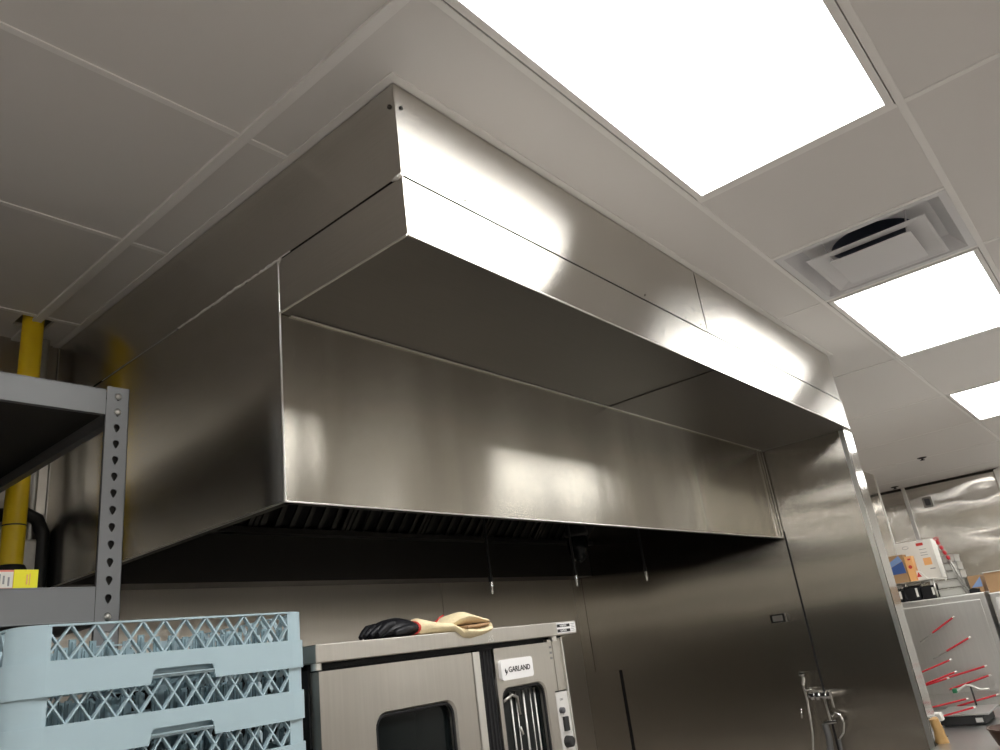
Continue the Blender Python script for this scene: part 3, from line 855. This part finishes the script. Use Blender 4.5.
# control panel on the right
bm = B(); add_box(bm, 1.024, 1.046, OY+.008, OY+.02, 1.370, 1.512, .001); add_box(bm, 1.046, 1.089, OY+.006, OY+.02, 1.370, 1.512, .001); part('upper_side_panel', bm, 'oven', ov)
bm = B()
for i, z in enumerate((1.487, 1.472, 1.457)): add_box(bm, 1.031, 1.041, OY+.0072, OY+.0085, z, z+.006)
part_each('side_label', bm, 'greyink', ov)
bm = B(); add_box(bm, 1.084, 1.0905, OY+.0, OY+.02, .85, 1.514, .0015); part('side_edge', bm, 'edge', ov)
bm = B(); add_box(bm, 1.026, 1.085, OY+.006, OY+.02, .85, 1.366, .001); cp = part('control_panel', bm, 'panelwhite', ov)
bm = text_bm('ON', .009, (1.045, OY+.0058, 1.343), (1, 0, 0), (0, 0, 1), (0, -1, 0)); part('panel_lettering', bm, 'greyink', cp)
bm = B(); add_box(bm, 1.046, 1.066, OY-.002, OY+.008, 1.262, 1.300, .002); part('rocker_switch', bm, 'ink', cp)
bm = B(); add_lathe(bm, [(.008, 0), (.008, -.012), (.004, -.014)], (1.042, OY+.006, 1.318), 14, axis='Y'); part('indicator_lamp', bm, 'dkgrey', cp)
bm = B(); add_lathe(bm, [(.016, 0), (.014, -.018), (.01, -.02)], (1.053, OY+.006, 1.235), 18, axis='Y'); part('control_knob', bm, 'ink', cp)
bm = B(); add_box(bm, 1.050, 1.056, OY+.0055, OY+.0065, 1.306, 1.3085); add_box(bm, 1.055, 1.062, OY+.0055, OY+.0065, 1.262, 1.2645); part_each('panel_tick', bm, 'greyink', cp)
# warning labels and pencil mark on the top cover
LY = OY-.0188
lb = B(); add_box(lb, 1.046, 1.141, LY-.0002, LY+.0004, 1.5245, 1.5535); lab = part('warning_label', lb, 'badge', ov)
bm = B()
for z in (1.5415, 1.5275): add_box(bm, 1.048, 1.112, LY-.0008, LY-.0001, z, z+.0085)
part_each('label_bar', bm, 'ink', lab)
bm = text_bm('WARNING', .0082, (1.061, LY-.0008, 1.5428), (1, 0, 0), (0, 0, 1), (0, -1, 0), xs=.85)
join_bm(bm, text_bm('CAUTION', .0082, (1.061, LY-.0008, 1.5288), (1, 0, 0), (0, 0, 1), (0, -1, 0), xs=.85)); part('label_lettering', bm, 'badge', lab)
bm = B()
for i in range(5): add_box(bm, 1.118, 1.136-(i % 2)*.004, LY-.0008, LY-.0001, 1.529+i*.0048, 1.5305+i*.0048)
part_each('label_fine_print', bm, 'greyink', lab)
bm = text_bm('AS', .022, (.735, LY, 1.523), (1, 0, 0), (0, 0, 1), (0, -1, 0), depth=.0003); part('scratched_letters', bm, 'edge', ov)
for x in (OX0+.06, OX1-.10):
    for y in (OY+.07, OY+.85):
        bm = B(); add_tube(bm, [(x, y, 0), (x, y, .06), (x, y, .70)], [.016, .024, .026], 14); part('leg', bm, 'galv', ov)

# ------------------------------------------------------------------ gloves on the oven
def lofted(bm, secs, n=16, cap=(True, True)):
    """secs: (centre, u half-vector, v half-vector)"""
    rings = []
    for c, u, v in secs:
        c, u, v = Vector(c), Vector(u), Vector(v)
        rings.append([bm.verts.new(c+u*math.cos(2*PI*k/n)+v*math.sin(2*PI*k/n)) for k in range(n)])
    for i in range(len(rings)-1):
        for k in range(n):
            f = bm.faces.new((rings[i][k], rings[i][(k+1) % n], rings[i+1][(k+1) % n], rings[i+1][k])); f.smooth = True
    if cap[0]: bm.faces.new(rings[0][::-1])
    if cap[1]: bm.faces.new(rings[-1])
    bmesh.ops.recalc_face_normals(bm, faces=list(bm.faces))
    return rings
ZO = 1.557
_part = part
def part(name, bm, mats, parent, label=None):      # both gloves are a little shorter than drawn
    for v in bm.verts: v.co.x = .398+(v.co.x-.345)*.785
    return _part(name, bm, mats, parent, label)
g = thing('work_glove', 'knitted cream cuffed work glove with a black coated hand, lying on the oven top', 'glove', (.52, 1.34, ZO))
bm = B()
# palm and back of the hand
lofted(bm, [((.352, 1.335, ZO+.004), (0, .030, 0), (0, 0, .004)), ((.375, 1.335, ZO+.016), (0, .046, 0), (0, 0, .015)),
            ((.405, 1.336, ZO+.023), (0, .052, 0), (0, 0, .022)), ((.44, 1.336, ZO+.025), (0, .052, 0), (0, 0, .024)),
            ((.475, 1.333, ZO+.022), (0, .045, 0), (0, 0, .021)), ((.505, 1.328, ZO+.018), (0, .036, 0), (0, 0, .015))], 18)
# four fingers curling down at the left, thumb folded along the front
for i, (yy, L_) in enumerate(((1.300, .035), (1.322, .045), (1.345, .042), (1.367, .030))):
    add_tube(bm, [(.40, yy, ZO+.030), (.37, yy, ZO+.027), (.362-L_*.3, yy, ZO+.017), (.358-L_*.6, yy, ZO+.010)], [.0115, .011, .010, .006], 10)
add_tube(bm, [(.47, 1.298, ZO+.020), (.44, 1.288, ZO+.018), (.41, 1.286, ZO+.013), (.392, 1.288, ZO+.010)], [.012, .0115, .010, .006], 10)
part('coated_hand', bm, 'blackglove', g)
bm = B(); lofted(bm, [((.497, 1.326, ZO+.019), (0, .037, 0), (0, 0, .0175)), ((.505, 1.325, ZO+.019), (0, .036, 0), (0, 0, .0180)), ((.511, 1.325, ZO+.019), (0, .032, 0), (0, 0, .0155))], 18)
part('red_band', bm, 'redcuff', g)
bm = B(); lofted(bm, [((.507, 1.325, ZO+.0195), (0, .034, 0), (0, 0, .019)), ((.518, 1.320, ZO+.021), (0, .037, 0), (0, 0, .0215)), ((.545, 1.312, ZO+.0185), (0, .037, 0), (0, 0, .0165)),
            ((.58, 1.302, ZO+.014), (0, .037, 0), (0, 0, .013)), ((.615, 1.292, ZO+.009), (0, .037, -.004), (0, 0, .012)), ((.655, 1.285, ZO+.002), (0, .036, .010), (0, 0, .014))], 20)
part('knit_cuff', bm, 'cream', g)
g2 = thing('work_glove', 'cream knitted glove folded on the oven top, its cuff open towards the front edge', 'glove', (.72, 1.32, ZO))
# folded glove: two thick flaps hinged at the left/back, dark slit between them
bm = B()
def flap(bm, pts, n=16):
    lofted(bm, pts, n)
# upper flap
flap(bm, [((.618, 1.325, ZO+.012), (0, .030, 0), (0, 0, .008)), ((.648, 1.312, ZO+.026), (0, .050, -.003), (0, 0, .017)), ((.675, 1.305, ZO+.029), (0, .058, -.005), (0, 0, .019)),
          ((.71, 1.300, ZO+.025), (0, .058, -.003), (0, 0, .014)), ((.75, 1.298, ZO+.0215), (0, .054, 0), (0, 0, .0105)), ((.785, 1.297, ZO+.019), (0, .042, 0), (0, 0, .010)), ((.798, 1.297, ZO+.016), (0, .024, 0), (0, 0, .006))])
part('upper_fold', bm, 'cream', g2)
bm = B()
flap(bm, [((.640, 1.285, ZO-.004), (0, .020, 0), (0, 0, .008)), ((.655, 1.275, ZO-.006), (0, .034, -.004), (0, 0, .0125)), ((.69, 1.268, ZO-.009), (0, .040, -.002), (0, 0, .0115)),
          ((.73, 1.268, ZO-.006), (0, .040, 0), (0, 0, .0105)), ((.77, 1.272, ZO+.001), (0, .036, .002), (0, 0, .0095)), ((.793, 1.280, ZO+.010), (0, .026, 0), (0, 0, .0075)), ((.80, 1.290, ZO+.013), (0, .018, 0), (0, 0, .0045))])
part('lower_fold', bm, 'cream', g2)
bm = B(); flap(bm, [((.652, 1.275, ZO+.006), (0, .036, 0), (0, 0, .006)), ((.70, 1.268, ZO+.007), (0, .038, 0), (0, 0, .0062)), ((.75, 1.270, ZO+.010), (0, .036, 0), (0, 0, .005)), ((.785, 1.278, ZO+.014), (0, .024, 0), (0, 0, .003))])
part('cuff_opening', bm, 'card', g2, 'shadowed brown inside of the cuff')
bm = B(); add_tube(bm, [(.600, 1.34, ZO+.018), (.625, 1.335, ZO+.030), (.655, 1.335, ZO+.043), (.668, 1.335, ZO+.047)], .0022, 6)
part('red_stitching', bm, 'redcuff', g2)

part = _part

# ------------------------------------------------------------------ wall outlet and faucet
t = thing('wall_outlet', 'small horizontal metal outlet cover on the steel bay wall', 'outlet', (WS, 1.424, 1.46))
bm = B(); add_box(bm, WS-.008, WS, 1.385, 1.463, 1.462, 1.504, .002); part('cover', bm, 'darksteel', t)
bm = B(); add_box(bm, WS-.011, WS-.007, 1.398, 1.450, 1.470, 1.497, .001); part('face', bm, 'edge', t)
bm = B(); add_box(bm, WS-.014, WS-.007, 1.377, 1.384, 1.462, 1.504, .001); part('bright_edge', bm, 'chrome', t)

FX = 3.12
fa = thing('wall_faucet', 'chrome wall faucet with a loop of hose near the bay wall joint', 'faucet', (FX, 1.3, .6))
bm = B(); add_tube(bm, [(FX, 1.368, 1.214), (FX, 1.340, 1.216)], .008, 12); add_tube(bm, [(FX, 1.352, 1.215), (FX, 1.352, 1.19), (FX, 1.362, 1.165)], [.007, .009, .008], 12); part('spray_head', bm, 'chrome', fa)
bm = B(); add_tube(bm, [(FX, 1.362, 1.16), (FX, 1.358, 1.10), (FX, 1.372, .95), (FX, 1.395, .85), (FX, 1.40, .6)], .0065, 12); part('riser', bm, 'chrome', fa)
bm = B(); add_tube(bm, [(FX, 1.345, 1.118), (FX, 1.235, 1.108)], .013, 14)
for y, r_ in ((1.325, .019), (1.30, .022), (1.27, .017), (1.245, .019)): add_lathe(bm, [(r_, -.008), (r_, .008)], (FX, y, 1.112), 14, axis='Y')
add_tube(bm, [(FX, 1.30, 1.112), (WS, 1.30, 1.112)], .012, 12); add_tube(bm, [(FX, 1.25, 1.112), (WS, 1.25, 1.112)], .012, 12)
part('valve_body', bm, 'chrome', fa)
bm = B(); add_tube(bm, [(FX, 1.35, 1.14), (FX-.01, 1.325, 1.146)], .006, 10); add_tube(bm, [(FX-.02, 1.235, 1.13), (FX-.02, 1.235, 1.06)], .006, 10); part('lever', bm, 'chrome', fa)
bm = B(); add_tube(bm, [(FX, 1.40, 1.06), (FX, 1.405, 1.02)], .005, 8); part('hook', bm, 'chrome', fa)
bm = B(); add_tube(bm, [(FX, 1.275, 1.10), (FX, 1.272, 1.0)], .007, 12); add_tube(bm, [(FX, 1.305, .992), (FX, 1.245, .998)], .009, 12); part('down_pipe', bm, 'chrome', fa)
bm = B(); add_tube(bm, [(FX, 1.262, 1.02), (FX, 1.245, 1.035), (FX, 1.222, 1.025), (FX, 1.213, .99), (FX, 1.225, .95), (FX, 1.25, .925)], .0055, 10); part('hose_loop', bm, 'chrome', fa)
bm = B(); add_tube(bm, [(FX, 1.303, .99), (FX, 1.30, .93), (FX, 1.31, .86), (FX, 1.33, .6)], .015, 14); add_tube(bm, [(FX, 1.255, .92), (FX, 1.262, .80), (FX, 1.28, .6)], .008, 10); part('hose', bm, 'hose', fa)

# ------------------------------------------------------------------ far right station
KX = 4.35; KZ = 1.478
cab = thing('steel_cabinet', 'tall stainless steel cabinet beyond the bay wall with boxes piled on top', 'cabinet', (KX+.35, 1.25, 0))
bm = B(); add_box(bm, KX, KX+.72, .672, 1.80, .10, KZ, .006); part('body', bm, 'fridge', cab)
bm = B(); add_box(bm, KX-.010, KX-.001, .70, 1.77, .96, KZ-.035, .004); part('door', bm, 'fridge', cab)
for y in (.74, 1.73):
    bm = B(); add_box(bm, KX+.03, KX+.09, y-.03, y+.03, 0, .10); part('foot', bm, 'darksteel', cab)
cab2 = thing('steel_cabinet', 'second pale steel cabinet cut by the right edge, beside a dark gap', 'cabinet', (KX+.35, .2, 0))
bm = B(); add_box(bm, KX-.02, KX+.72, -.35, .648, .10, KZ-.01, .006); part('body', bm, 'fridge', cab2)
bm = B(); add_box(bm, KX-.03, KX-.019, -.32, .622, .96, KZ-.04, .004); part('door', bm, 'panelwhite', cab2)
for y in (-.3, .6):
    bm = B(); add_box(bm, KX+.03, KX+.09, y-.03, y+.03, 0, .10); part('foot', bm, 'darksteel', cab2)
# counter
CZ = .885
ct = thing('steel_counter', 'stainless steel counter in front of the tall cabinet', 'counter', (3.9, .6, 0))
bm = B(); add_prism(bm, [(2.72, -.3), (4.31, -.3), (4.31, 1.75), (3.36, 1.75), (3.36, .84), (2.72, .84)], (0, 0, CZ-.04), (1, 0, 0), (0, 1, 0), (0, 0, 1), .04); part('counter_top', bm, 'counter', ct)
bm = B(); add_prism(bm, [(2.76, -.26), (4.28, -.26), (4.28, 1.70), (3.40, 1.70), (3.40, .80), (2.76, .80)], (0, 0, .1), (1, 0, 0), (0, 1, 0), (0, 0, 1), CZ-.141); part('base', bm, 'fridge', ct)
for x, y in ((2.8, -.2), (2.8, .75), (4.2, -.2), (4.2, 1.6)):
    bm = B(); add_tube(bm, [(x, y, 0), (x, y, .1)], .025, 12); part('foot', bm, 'darksteel', ct)

# overshelf and goods on the cabinet
sf = thing('overshelf', 'thin open steel shelf standing on the tall cabinet, boxes above and below it', 'shelf', (4.62, 1.1, KZ))
bm = B(); add_box(bm, 4.42, 4.80, .915, 1.28, 1.582, 1.590, .002); part('shelf_plate', bm, 'edge', sf)
for x in (4.43, 4.79):
    for y in (.925, 1.27):
        bm = B(); add_tube(bm, [(x, y, KZ), (x, y, 1.583)], .006, 8); part('leg', bm, 'edge', sf)
ZU = 1.590
t = thing('white_carton', 'tall white printed carton standing at the back of the thin overshelf', 'box', (4.63, 1.0, ZU))
bm = B(); add_box(bm, 4.56, 4.70, .895, 1.105, ZU, ZU+.238, .003); c_ = part('carton', bm, 'cartonwhite', t)
bm = B(); add_box(bm, 4.5585, 4.5597, .945, .985, ZU+.205, ZU+.222); part('red_print', bm, 'redlabel', c_)
bm = B(); add_box(bm, 4.5585, 4.5597, .925, .970, ZU+.085, ZU+.128); part('orange_print', bm, 'orange', c_)
bm = B()
for z in (.180, .160, .145): add_box(bm, 4.5585, 4.5597, .935, .975, ZU+z, ZU+z+.003)
add_box(bm, 4.5585, 4.5597, .915, .945, ZU+.058, ZU+.064)
add_tube(bm, [(4.559, 1.05+.018*math.cos(a), ZU+.205+.009*math.sin(a)) for a in [2*PI*i/12 for i in range(13)]], .0015, 6)
part('grey_print', bm, 'greyink', c_)
t = thing('cardboard_box', 'open brown cardboard box with blue film, at the front of the thin overshelf', 'box', (4.48, 1.12, ZU))
bm = B(); add_box(bm, 4.45, 4.54, 1.055, 1.225, ZU, ZU+.165, .002); c_ = part('box', bm, 'card', t)
bm = B(); add_prism(bm, [(1.060, ZU+.055), (1.20, ZU+.05), (1.20, ZU+.07), (1.065, ZU+.125)], (4.4485, 0, 0), (0, 1, 0), (0, 0, 1), (1, 0, 0), .0012); part('dark_blue_film', bm, 'blue', c_)
bm = B(); add_prism(bm, [(1.20, ZU+.072), (1.20, ZU+.095), (1.08, ZU+.160), (1.065, ZU+.127)], (4.4485, 0, 0), (0, 1, 0), (0, 0, 1), (1, 0, 0), .0012); part('light_blue_film', bm, 'bluegrey', c_)
t = thing('orange_carton', 'small orange printed carton between the cardboard box and white carton', 'box', (4.48, 1.04, ZU))
bm = B(); add_box(bm, 4.455, 4.53, 1.010, 1.052, ZU+.0, ZU+.15, .002); c_ = part('carton', bm, 'orange', t)
bm = B(); add_lathe(bm, [(.011, 0), (.011, -.001)], (4.4545, 1.03, ZU+.085), 12, axis='X'); add_box(bm, 4.4535, 4.4547, 1.018, 1.034, ZU+.125, ZU+.135); part('print', bm, 'redlabel', c_)
t = thing('white_sachet', 'white folded paper packet leaning beside the orange carton', 'packet', (4.47, .98, ZU))
bm = B(); add_prism(bm, [(.955, ZU), (1.012, ZU), (1.012, ZU+.06), (.99, ZU+.05)], (4.47, 0, 0), (0, 1, 0), (0, 0, 1), (1, 0, 0), .03); part('packet', bm, 'cartonwhite', t)
bm = B(); add_prism(bm, [(.985, ZU+.02), (1.012, ZU+.02), (1.0, ZU+.05)], (4.468, 0, 0), (0, 1, 0), (0, 0, 1), (1, 0, 0), .002); part('red_corner', bm, 'redlabel', t)
# black goods under the shelf
def lumpy(bm, x0, x1, y0, y1, z0, z1, seed, amp=.006):
    fs = add_box(bm, x0, x1, y0, y1, z0, z1, min(x1-x0, y1-y0, z1-z0)*.2)
    rr = random.Random(seed)
    for v in bm.verts:
        if v.co.z > z0+.004: v.co += Vector((rr.uniform(-amp, amp), rr.uniform(-amp, amp), rr.uniform(-amp, 0)))
for (y0, y1, z1, lb, sd) in ((1.110, 1.20, .080, 'black wrapped bundle with white tag, left end under the overshelf', 1), (1.015, 1.108, .088, 'black wrapped bundle in the middle under the overshelf', 2), (.925, 1.012, .078, 'black wrapped bundle right end under the overshelf', 3)):
    t = thing('black_bundle', lb, 'bundle', (4.5, (y0+y1)/2, KZ), 'black bundles under the overshelf')
    bm = B(); lumpy(bm, 4.44, 4.58, y0, y1, KZ, KZ+z1, sd); part('wrap', bm, 'gasket', t)
    bm = B(); add_box(bm, 4.431, 4.4335, y0+.01, y0+.022, KZ+.02, KZ+z1*.8, .0005); part('tag', bm, 'cartonwhite', t)
for (y0, y1, z0, lb) in ((1.11, 1.165, .081, 'small white box on the black bundles, left one'), (1.0, 1.085, .0885, 'wider white box on the black bundles, right one')):
    bm = B(); add_box(bm, 4.47, 4.55, y0, y1, KZ+z0+.002, KZ+.1035, .002)
    tag(obj('small_white_box', bm, 'cartonwhite'), lb, 'box', 'white boxes under the overshelf')
for (y, lb) in ((1.20, 'crumpled white paper beside the black bundles'),):
    bm = B(); lumpy(bm, 4.40, 4.435, y-.01, y+.03, KZ, KZ+.035, 5, .007); tag(obj('crumpled_paper', bm, 'cartonwhite'), lb, 'paper')
# clear containers
for k in range(5):
    bm = B(); z = KZ+k*.047
    y0, y1 = .755+k*.006, .918-k*.003
    if k > 1: y0, y1 = .765+k*.004, .850-k*.001
    for q in ((4.45, 4.62, y0, y0+.003), (4.45, 4.62, y1-.003, y1), (4.45, 4.453, y0, y1), (4.617, 4.62, y0, y1)): add_box(bm, *q, z, z+.040)
    add_box(bm, 4.45, 4.62, y0, y1, z, z+.003); add_box(bm, 4.444, 4.626, y0-.006, y1+.006, z+.040, z+.044, .001)
    tag(obj('food_tub', bm, 'clear'), 'frosted clear food tub beside the red-handled tool, ' + ['lowest of its stack', 'second from the bottom', 'in the middle of its stack', 'second from the top', 'topmost of its stack'][k], 'tub', 'stack of frosted tubs on the cabinet')
t = thing('skimmer', 'long tool with red segmented handle leaning on the frosted tubs', 'tool', (4.42, .83, KZ))
bm = B()
pA, pB = Vector((4.42, .838, 1.800)), Vector((4.42, .800, 1.675))
for k in range(4):
    a, b_ = pA.lerp(pB, k/4), pA.lerp(pB, (k+.82)/4)
    add_tube(bm, [a, a.lerp(b_, .5), b_], [.006, .011, .007], 10)
rg = [pA+Vector((0, .013*math.cos(a), .010+.008*math.sin(a))) for a in [2*PI*i/12 for i in range(13)]]; add_tube(bm, rg, .003, 6)
part('handle', bm, 'redplastic', t)
bm = B(); add_tube(bm, [pB, (4.42, .755, KZ)], .004, 8); add_tube(bm, [pB+Vector((0, .012, 0)), (4.42, .770, KZ)], .003, 8); part('shaft', bm, 'galv', t)
for (y0, y1, zz, lb) in ((.665, .745, .095, 'brown cardboard box with blue film at the right end of the cabinet top'),):
    t = thing('cardboard_box', lb, 'box', (4.5, .7, KZ))
    bm = B(); add_box(bm, 4.45, 4.6, .68, .748, KZ, KZ+zz, .002); c_ = part('box', bm, 'card', t)
    bm = B(); add_prism(bm, [(.682, KZ+.03), (.738, KZ+.03), (.682, KZ+.085)], (4.4485, 0, 0), (0, 1, 0), (0, 0, 1), (1, 0, 0), .001); part('blue_film', bm, 'bluegrey', c_)
t = thing('cardboard_box', 'brown cardboard box on the second cabinet cut by the right edge', 'box', (4.5, .6, KZ-.01))
bm = B(); add_box(bm, 4.42, 4.6, .44, .655, KZ-.01, KZ+.10, .002); c_ = part('box', bm, 'card', t)
bm = B(); add_box(bm, 4.41, 4.61, .43, .66, KZ+.10, KZ+.104, .001); part('flap', bm, 'cartonwhite', c_)
bm = B(); add_box(bm, 4.46, 4.52, .685, .735, KZ+.096, KZ+.106, .001)
bm.free()
bm = B(); add_prism(bm, [(0, 0), (.05, 0), (.05, .02), (.03, .028), (0, .02)], (4.40, .700, KZ), (0, 1, 0), (0, 0, 1), (1, 0, 0), .04)
tag(obj('black_clip', bm, 'gasket'), 'small black clip in front of the right cardboard box', 'clip')
# electrical box on the far wall
t = thing('electrical_box', 'small grey electrical plate high on the far steel wall', 'outlet', (9.2, 1.69, 2.47))
bm = B(); add_box(bm, 9.18, 9.2, 1.635, 1.735, 2.46, 2.58, .004); part('plate', bm, 'galv', t)
bm = B(); add_box(bm, 9.176, 9.181, 1.655, 1.715, 2.48, 2.56, .002); part('cover', bm, 'dkgrey', t)

# peg rack with red rods
pr_ = thing('peg_rack', 'chrome upright with red-coated rods tipped white, beside the bay wall end', 'rack', (3.6, .945, CZ))
bm = B(); add_tube(bm, [(3.6, .954, CZ), (3.6, .950, 1.195)], .008, 12); add_lathe(bm, [(.015, .30), (.015, .312), (.006, .318)], (3.6, .95, CZ), 12)
for z in (1.02, 1.075, 1.125): add_lathe(bm, [(.013, -.008), (.013, .008)], (3.6, .951, z), 12)
add_lathe(bm, [(.05, 0), (.05, .006), (.012, .012)], (3.6, .954, CZ), 20)
part('upright', bm, 'galv', pr_)
for a, b_ in (((.952, 1.137), (.793, 1.187)), ((.947, 1.083), (.788, 1.130)), ((.951, .977), (.773, 1.008)), ((.949, .927), (.753, .969)), ((.948, 1.078), (.83, 1.105))):
    bm = B(); A = Vector((3.6, a[0], a[1])); Bv = Vector((3.6, b_[0], b_[1])); add_tube(bm, [A, Bv], .0042, 10); r1 = part('rod', bm, 'redplastic', pr_)
    bm = B(); add_tube(bm, [Bv, Bv+(Bv-A).normalized()*.010], [.0055, .004], 10); part('tip', bm, 'cartonwhite', r1)
for a, b_, nm in (((1.062, 1.251), (.859, 1.361), 'topmost'), ((1.021, 1.154), (.811, 1.245), 'second from the top'), ((.992, 1.045), (.777, 1.092), 'third from the top'), ((.988, .986), (.771, 1.044), 'fourth from the top'), ((.976, .898), (.766, .943), 'lowest')):
    t = thing('peg', 'red-coated rod tipped white on the tall cabinet face, ' + nm, 'peg', (4.3, a[0], a[1]), 'red rods on the cabinet face')
    A = Vector((4.3, a[0], a[1])); Bv = Vector((4.3, b_[0], b_[1])); m_ = A.lerp(Bv, .38 if nm in ('topmost', 'second from the top') else .02)
    bm = B(); add_tube(bm, [A, m_, Bv], .006, 10) if m_ != A else None; bm.free()
    bm = B(); add_tube(bm, [m_, Bv], .0052, 10); part('coating', bm, 'redplastic', t)
    bm = B(); add_tube(bm, [(KX-.011, A.y, A.z), A, m_], .004, 8); part('bracket', bm, 'galv', t)
    bm = B(); add_tube(bm, [Bv, Bv+(Bv-A).normalized()*.012], [.0065, .005], 10); part('tip', bm, 'cartonwhite', t)
# small things at the foot of the rack
bm = B(); lumpy(bm, 3.52, 3.56, .885, .93, .925, .965, 9, .004); 
t = obj('white_clip', bm, 'cartonwhite'); bm = None
tag(t, 'small white clip hanging at the lower rods of the peg rack', 'clip')
# tan paper sack behind the wall end
bm = B(); rr = random.Random(4)
secs = []
for i, (z, y, w_) in enumerate(((CZ, .826, .026), (.895, .829, .025), (.915, .830, .022), (.94, .831, .021), (.965, .832, .019), (.985, .834, .017))):
    secs.append(((3.16+rr.uniform(-.003, .003), y, z), (0, w_, 0), (.022, 0, .003)))
lofted(bm, secs, 14)
for v in bm.verts:
    if v.co.z > CZ+.004: v.co += Vector((rr.uniform(-.003, .003), rr.uniform(-.004, .004), rr.uniform(-.003, .003)))
t = obj('paper_sack', bm, 'tan'); tag(t, 'crumpled tan paper sack beside the bay wall end, under the red rods', 'sack')
# kitchen scale
t = thing('kitchen_scale', 'low black kitchen scale with a grey plate on the steel counter', 'scale', (3.8, .82, CZ))
bm = B(); add_box(bm, 3.65, 3.90, .73, .93, CZ, CZ+.045, .006); part('body', bm, 'ink', t)
bm = B(); add_box(bm, 3.63, 3.95, .705, .940, CZ+.045, CZ+.053, .003); part('plate', bm, 'counter', t)
bm = B(); add_box(bm, 3.643, 3.651, .74, .77, CZ+.012, CZ+.032, .001); part('display', bm, 'panelwhite', t)
t = thing('brush', 'small brush with a green head and pale curved handle behind the scale', 'brush', (4.1, .9, 1.0))
bm = B(); add_box(bm, 4.2, 4.23, .93, .955, .975, 1.0, .006); part('head', bm, 'greenp', t)
bm = B(); add_tube(bm, [(4.215, .93, .985), (4.215, .905, 1.00), (4.215, .88, 1.012), (4.215, .86, 1.008), (4.215, .82, .985), (4.215, .775, .985)], .006, 8); part('handle', bm, 'cartonwhite', t)
bm = B(); add_tube(bm, [(4.215, .86, 1.005), (4.215, .86, CZ)], .005, 8); part('stand', bm, 'blackiron', t)
# brown bowl
bm = B(); bx, by = 3.02, .505
add_lathe(bm, [(.06, .0), (.085, .01), (.10, .05), (.105, .068), (.110, .070), (.110, .074), (.102, .074), (.096, .05), (.08, .014), (.002, .010)], (bx, by, CZ), 40)
tag(obj('brown_bowl', bm, 'brown'), 'dark brown round bowl on the steel counter at the lower right corner', 'bowl')

# ------------------------------------------------------------------ world, camera, view
w = bpy.data.worlds.new('World'); bpy.context.scene.world = w; w.use_nodes = True
w.node_tree.nodes['Background'].inputs[0].default_value = (.05, .05, .05, 1)
w.node_tree.nodes['Background'].inputs[1].default_value = .2

cam = bpy.data.cameras.new('camera'); co = bpy.data.objects.new('camera', cam); C.objects.link(co)
Rm = Matrix(((0.64537039, -0.75358414, -0.124932), (-0.18595412, -0.31362279, 0.93116154), (-0.74089009, -0.57771247, -0.34253493)))
mw = Rm.transposed().to_4x4(); mw.translation = Vector((-0.86045792, -0.1401484, 1.48806083))
co.matrix_world = mw
cam.sensor_width = 36; cam.lens = 760.295/1000*36; cam.clip_start = .02
sc = bpy.context.scene; sc.camera = co
sc.view_settings.view_transform = 'Standard'; sc.view_settings.look = 'None'
sc.view_settings.gamma = 1; sc.view_settings.use_curve_mapping = False
sc.view_settings.exposure = 0.0
sc.cycles.max_bounces = 10; sc.cycles.diffuse_bounces = 5; sc.cycles.glossy_bounces = 6
sc.cycles.use_denoising = True
sc.cycles.sample_clamp_indirect = 6
sc.cycles.caustics_reflective = True
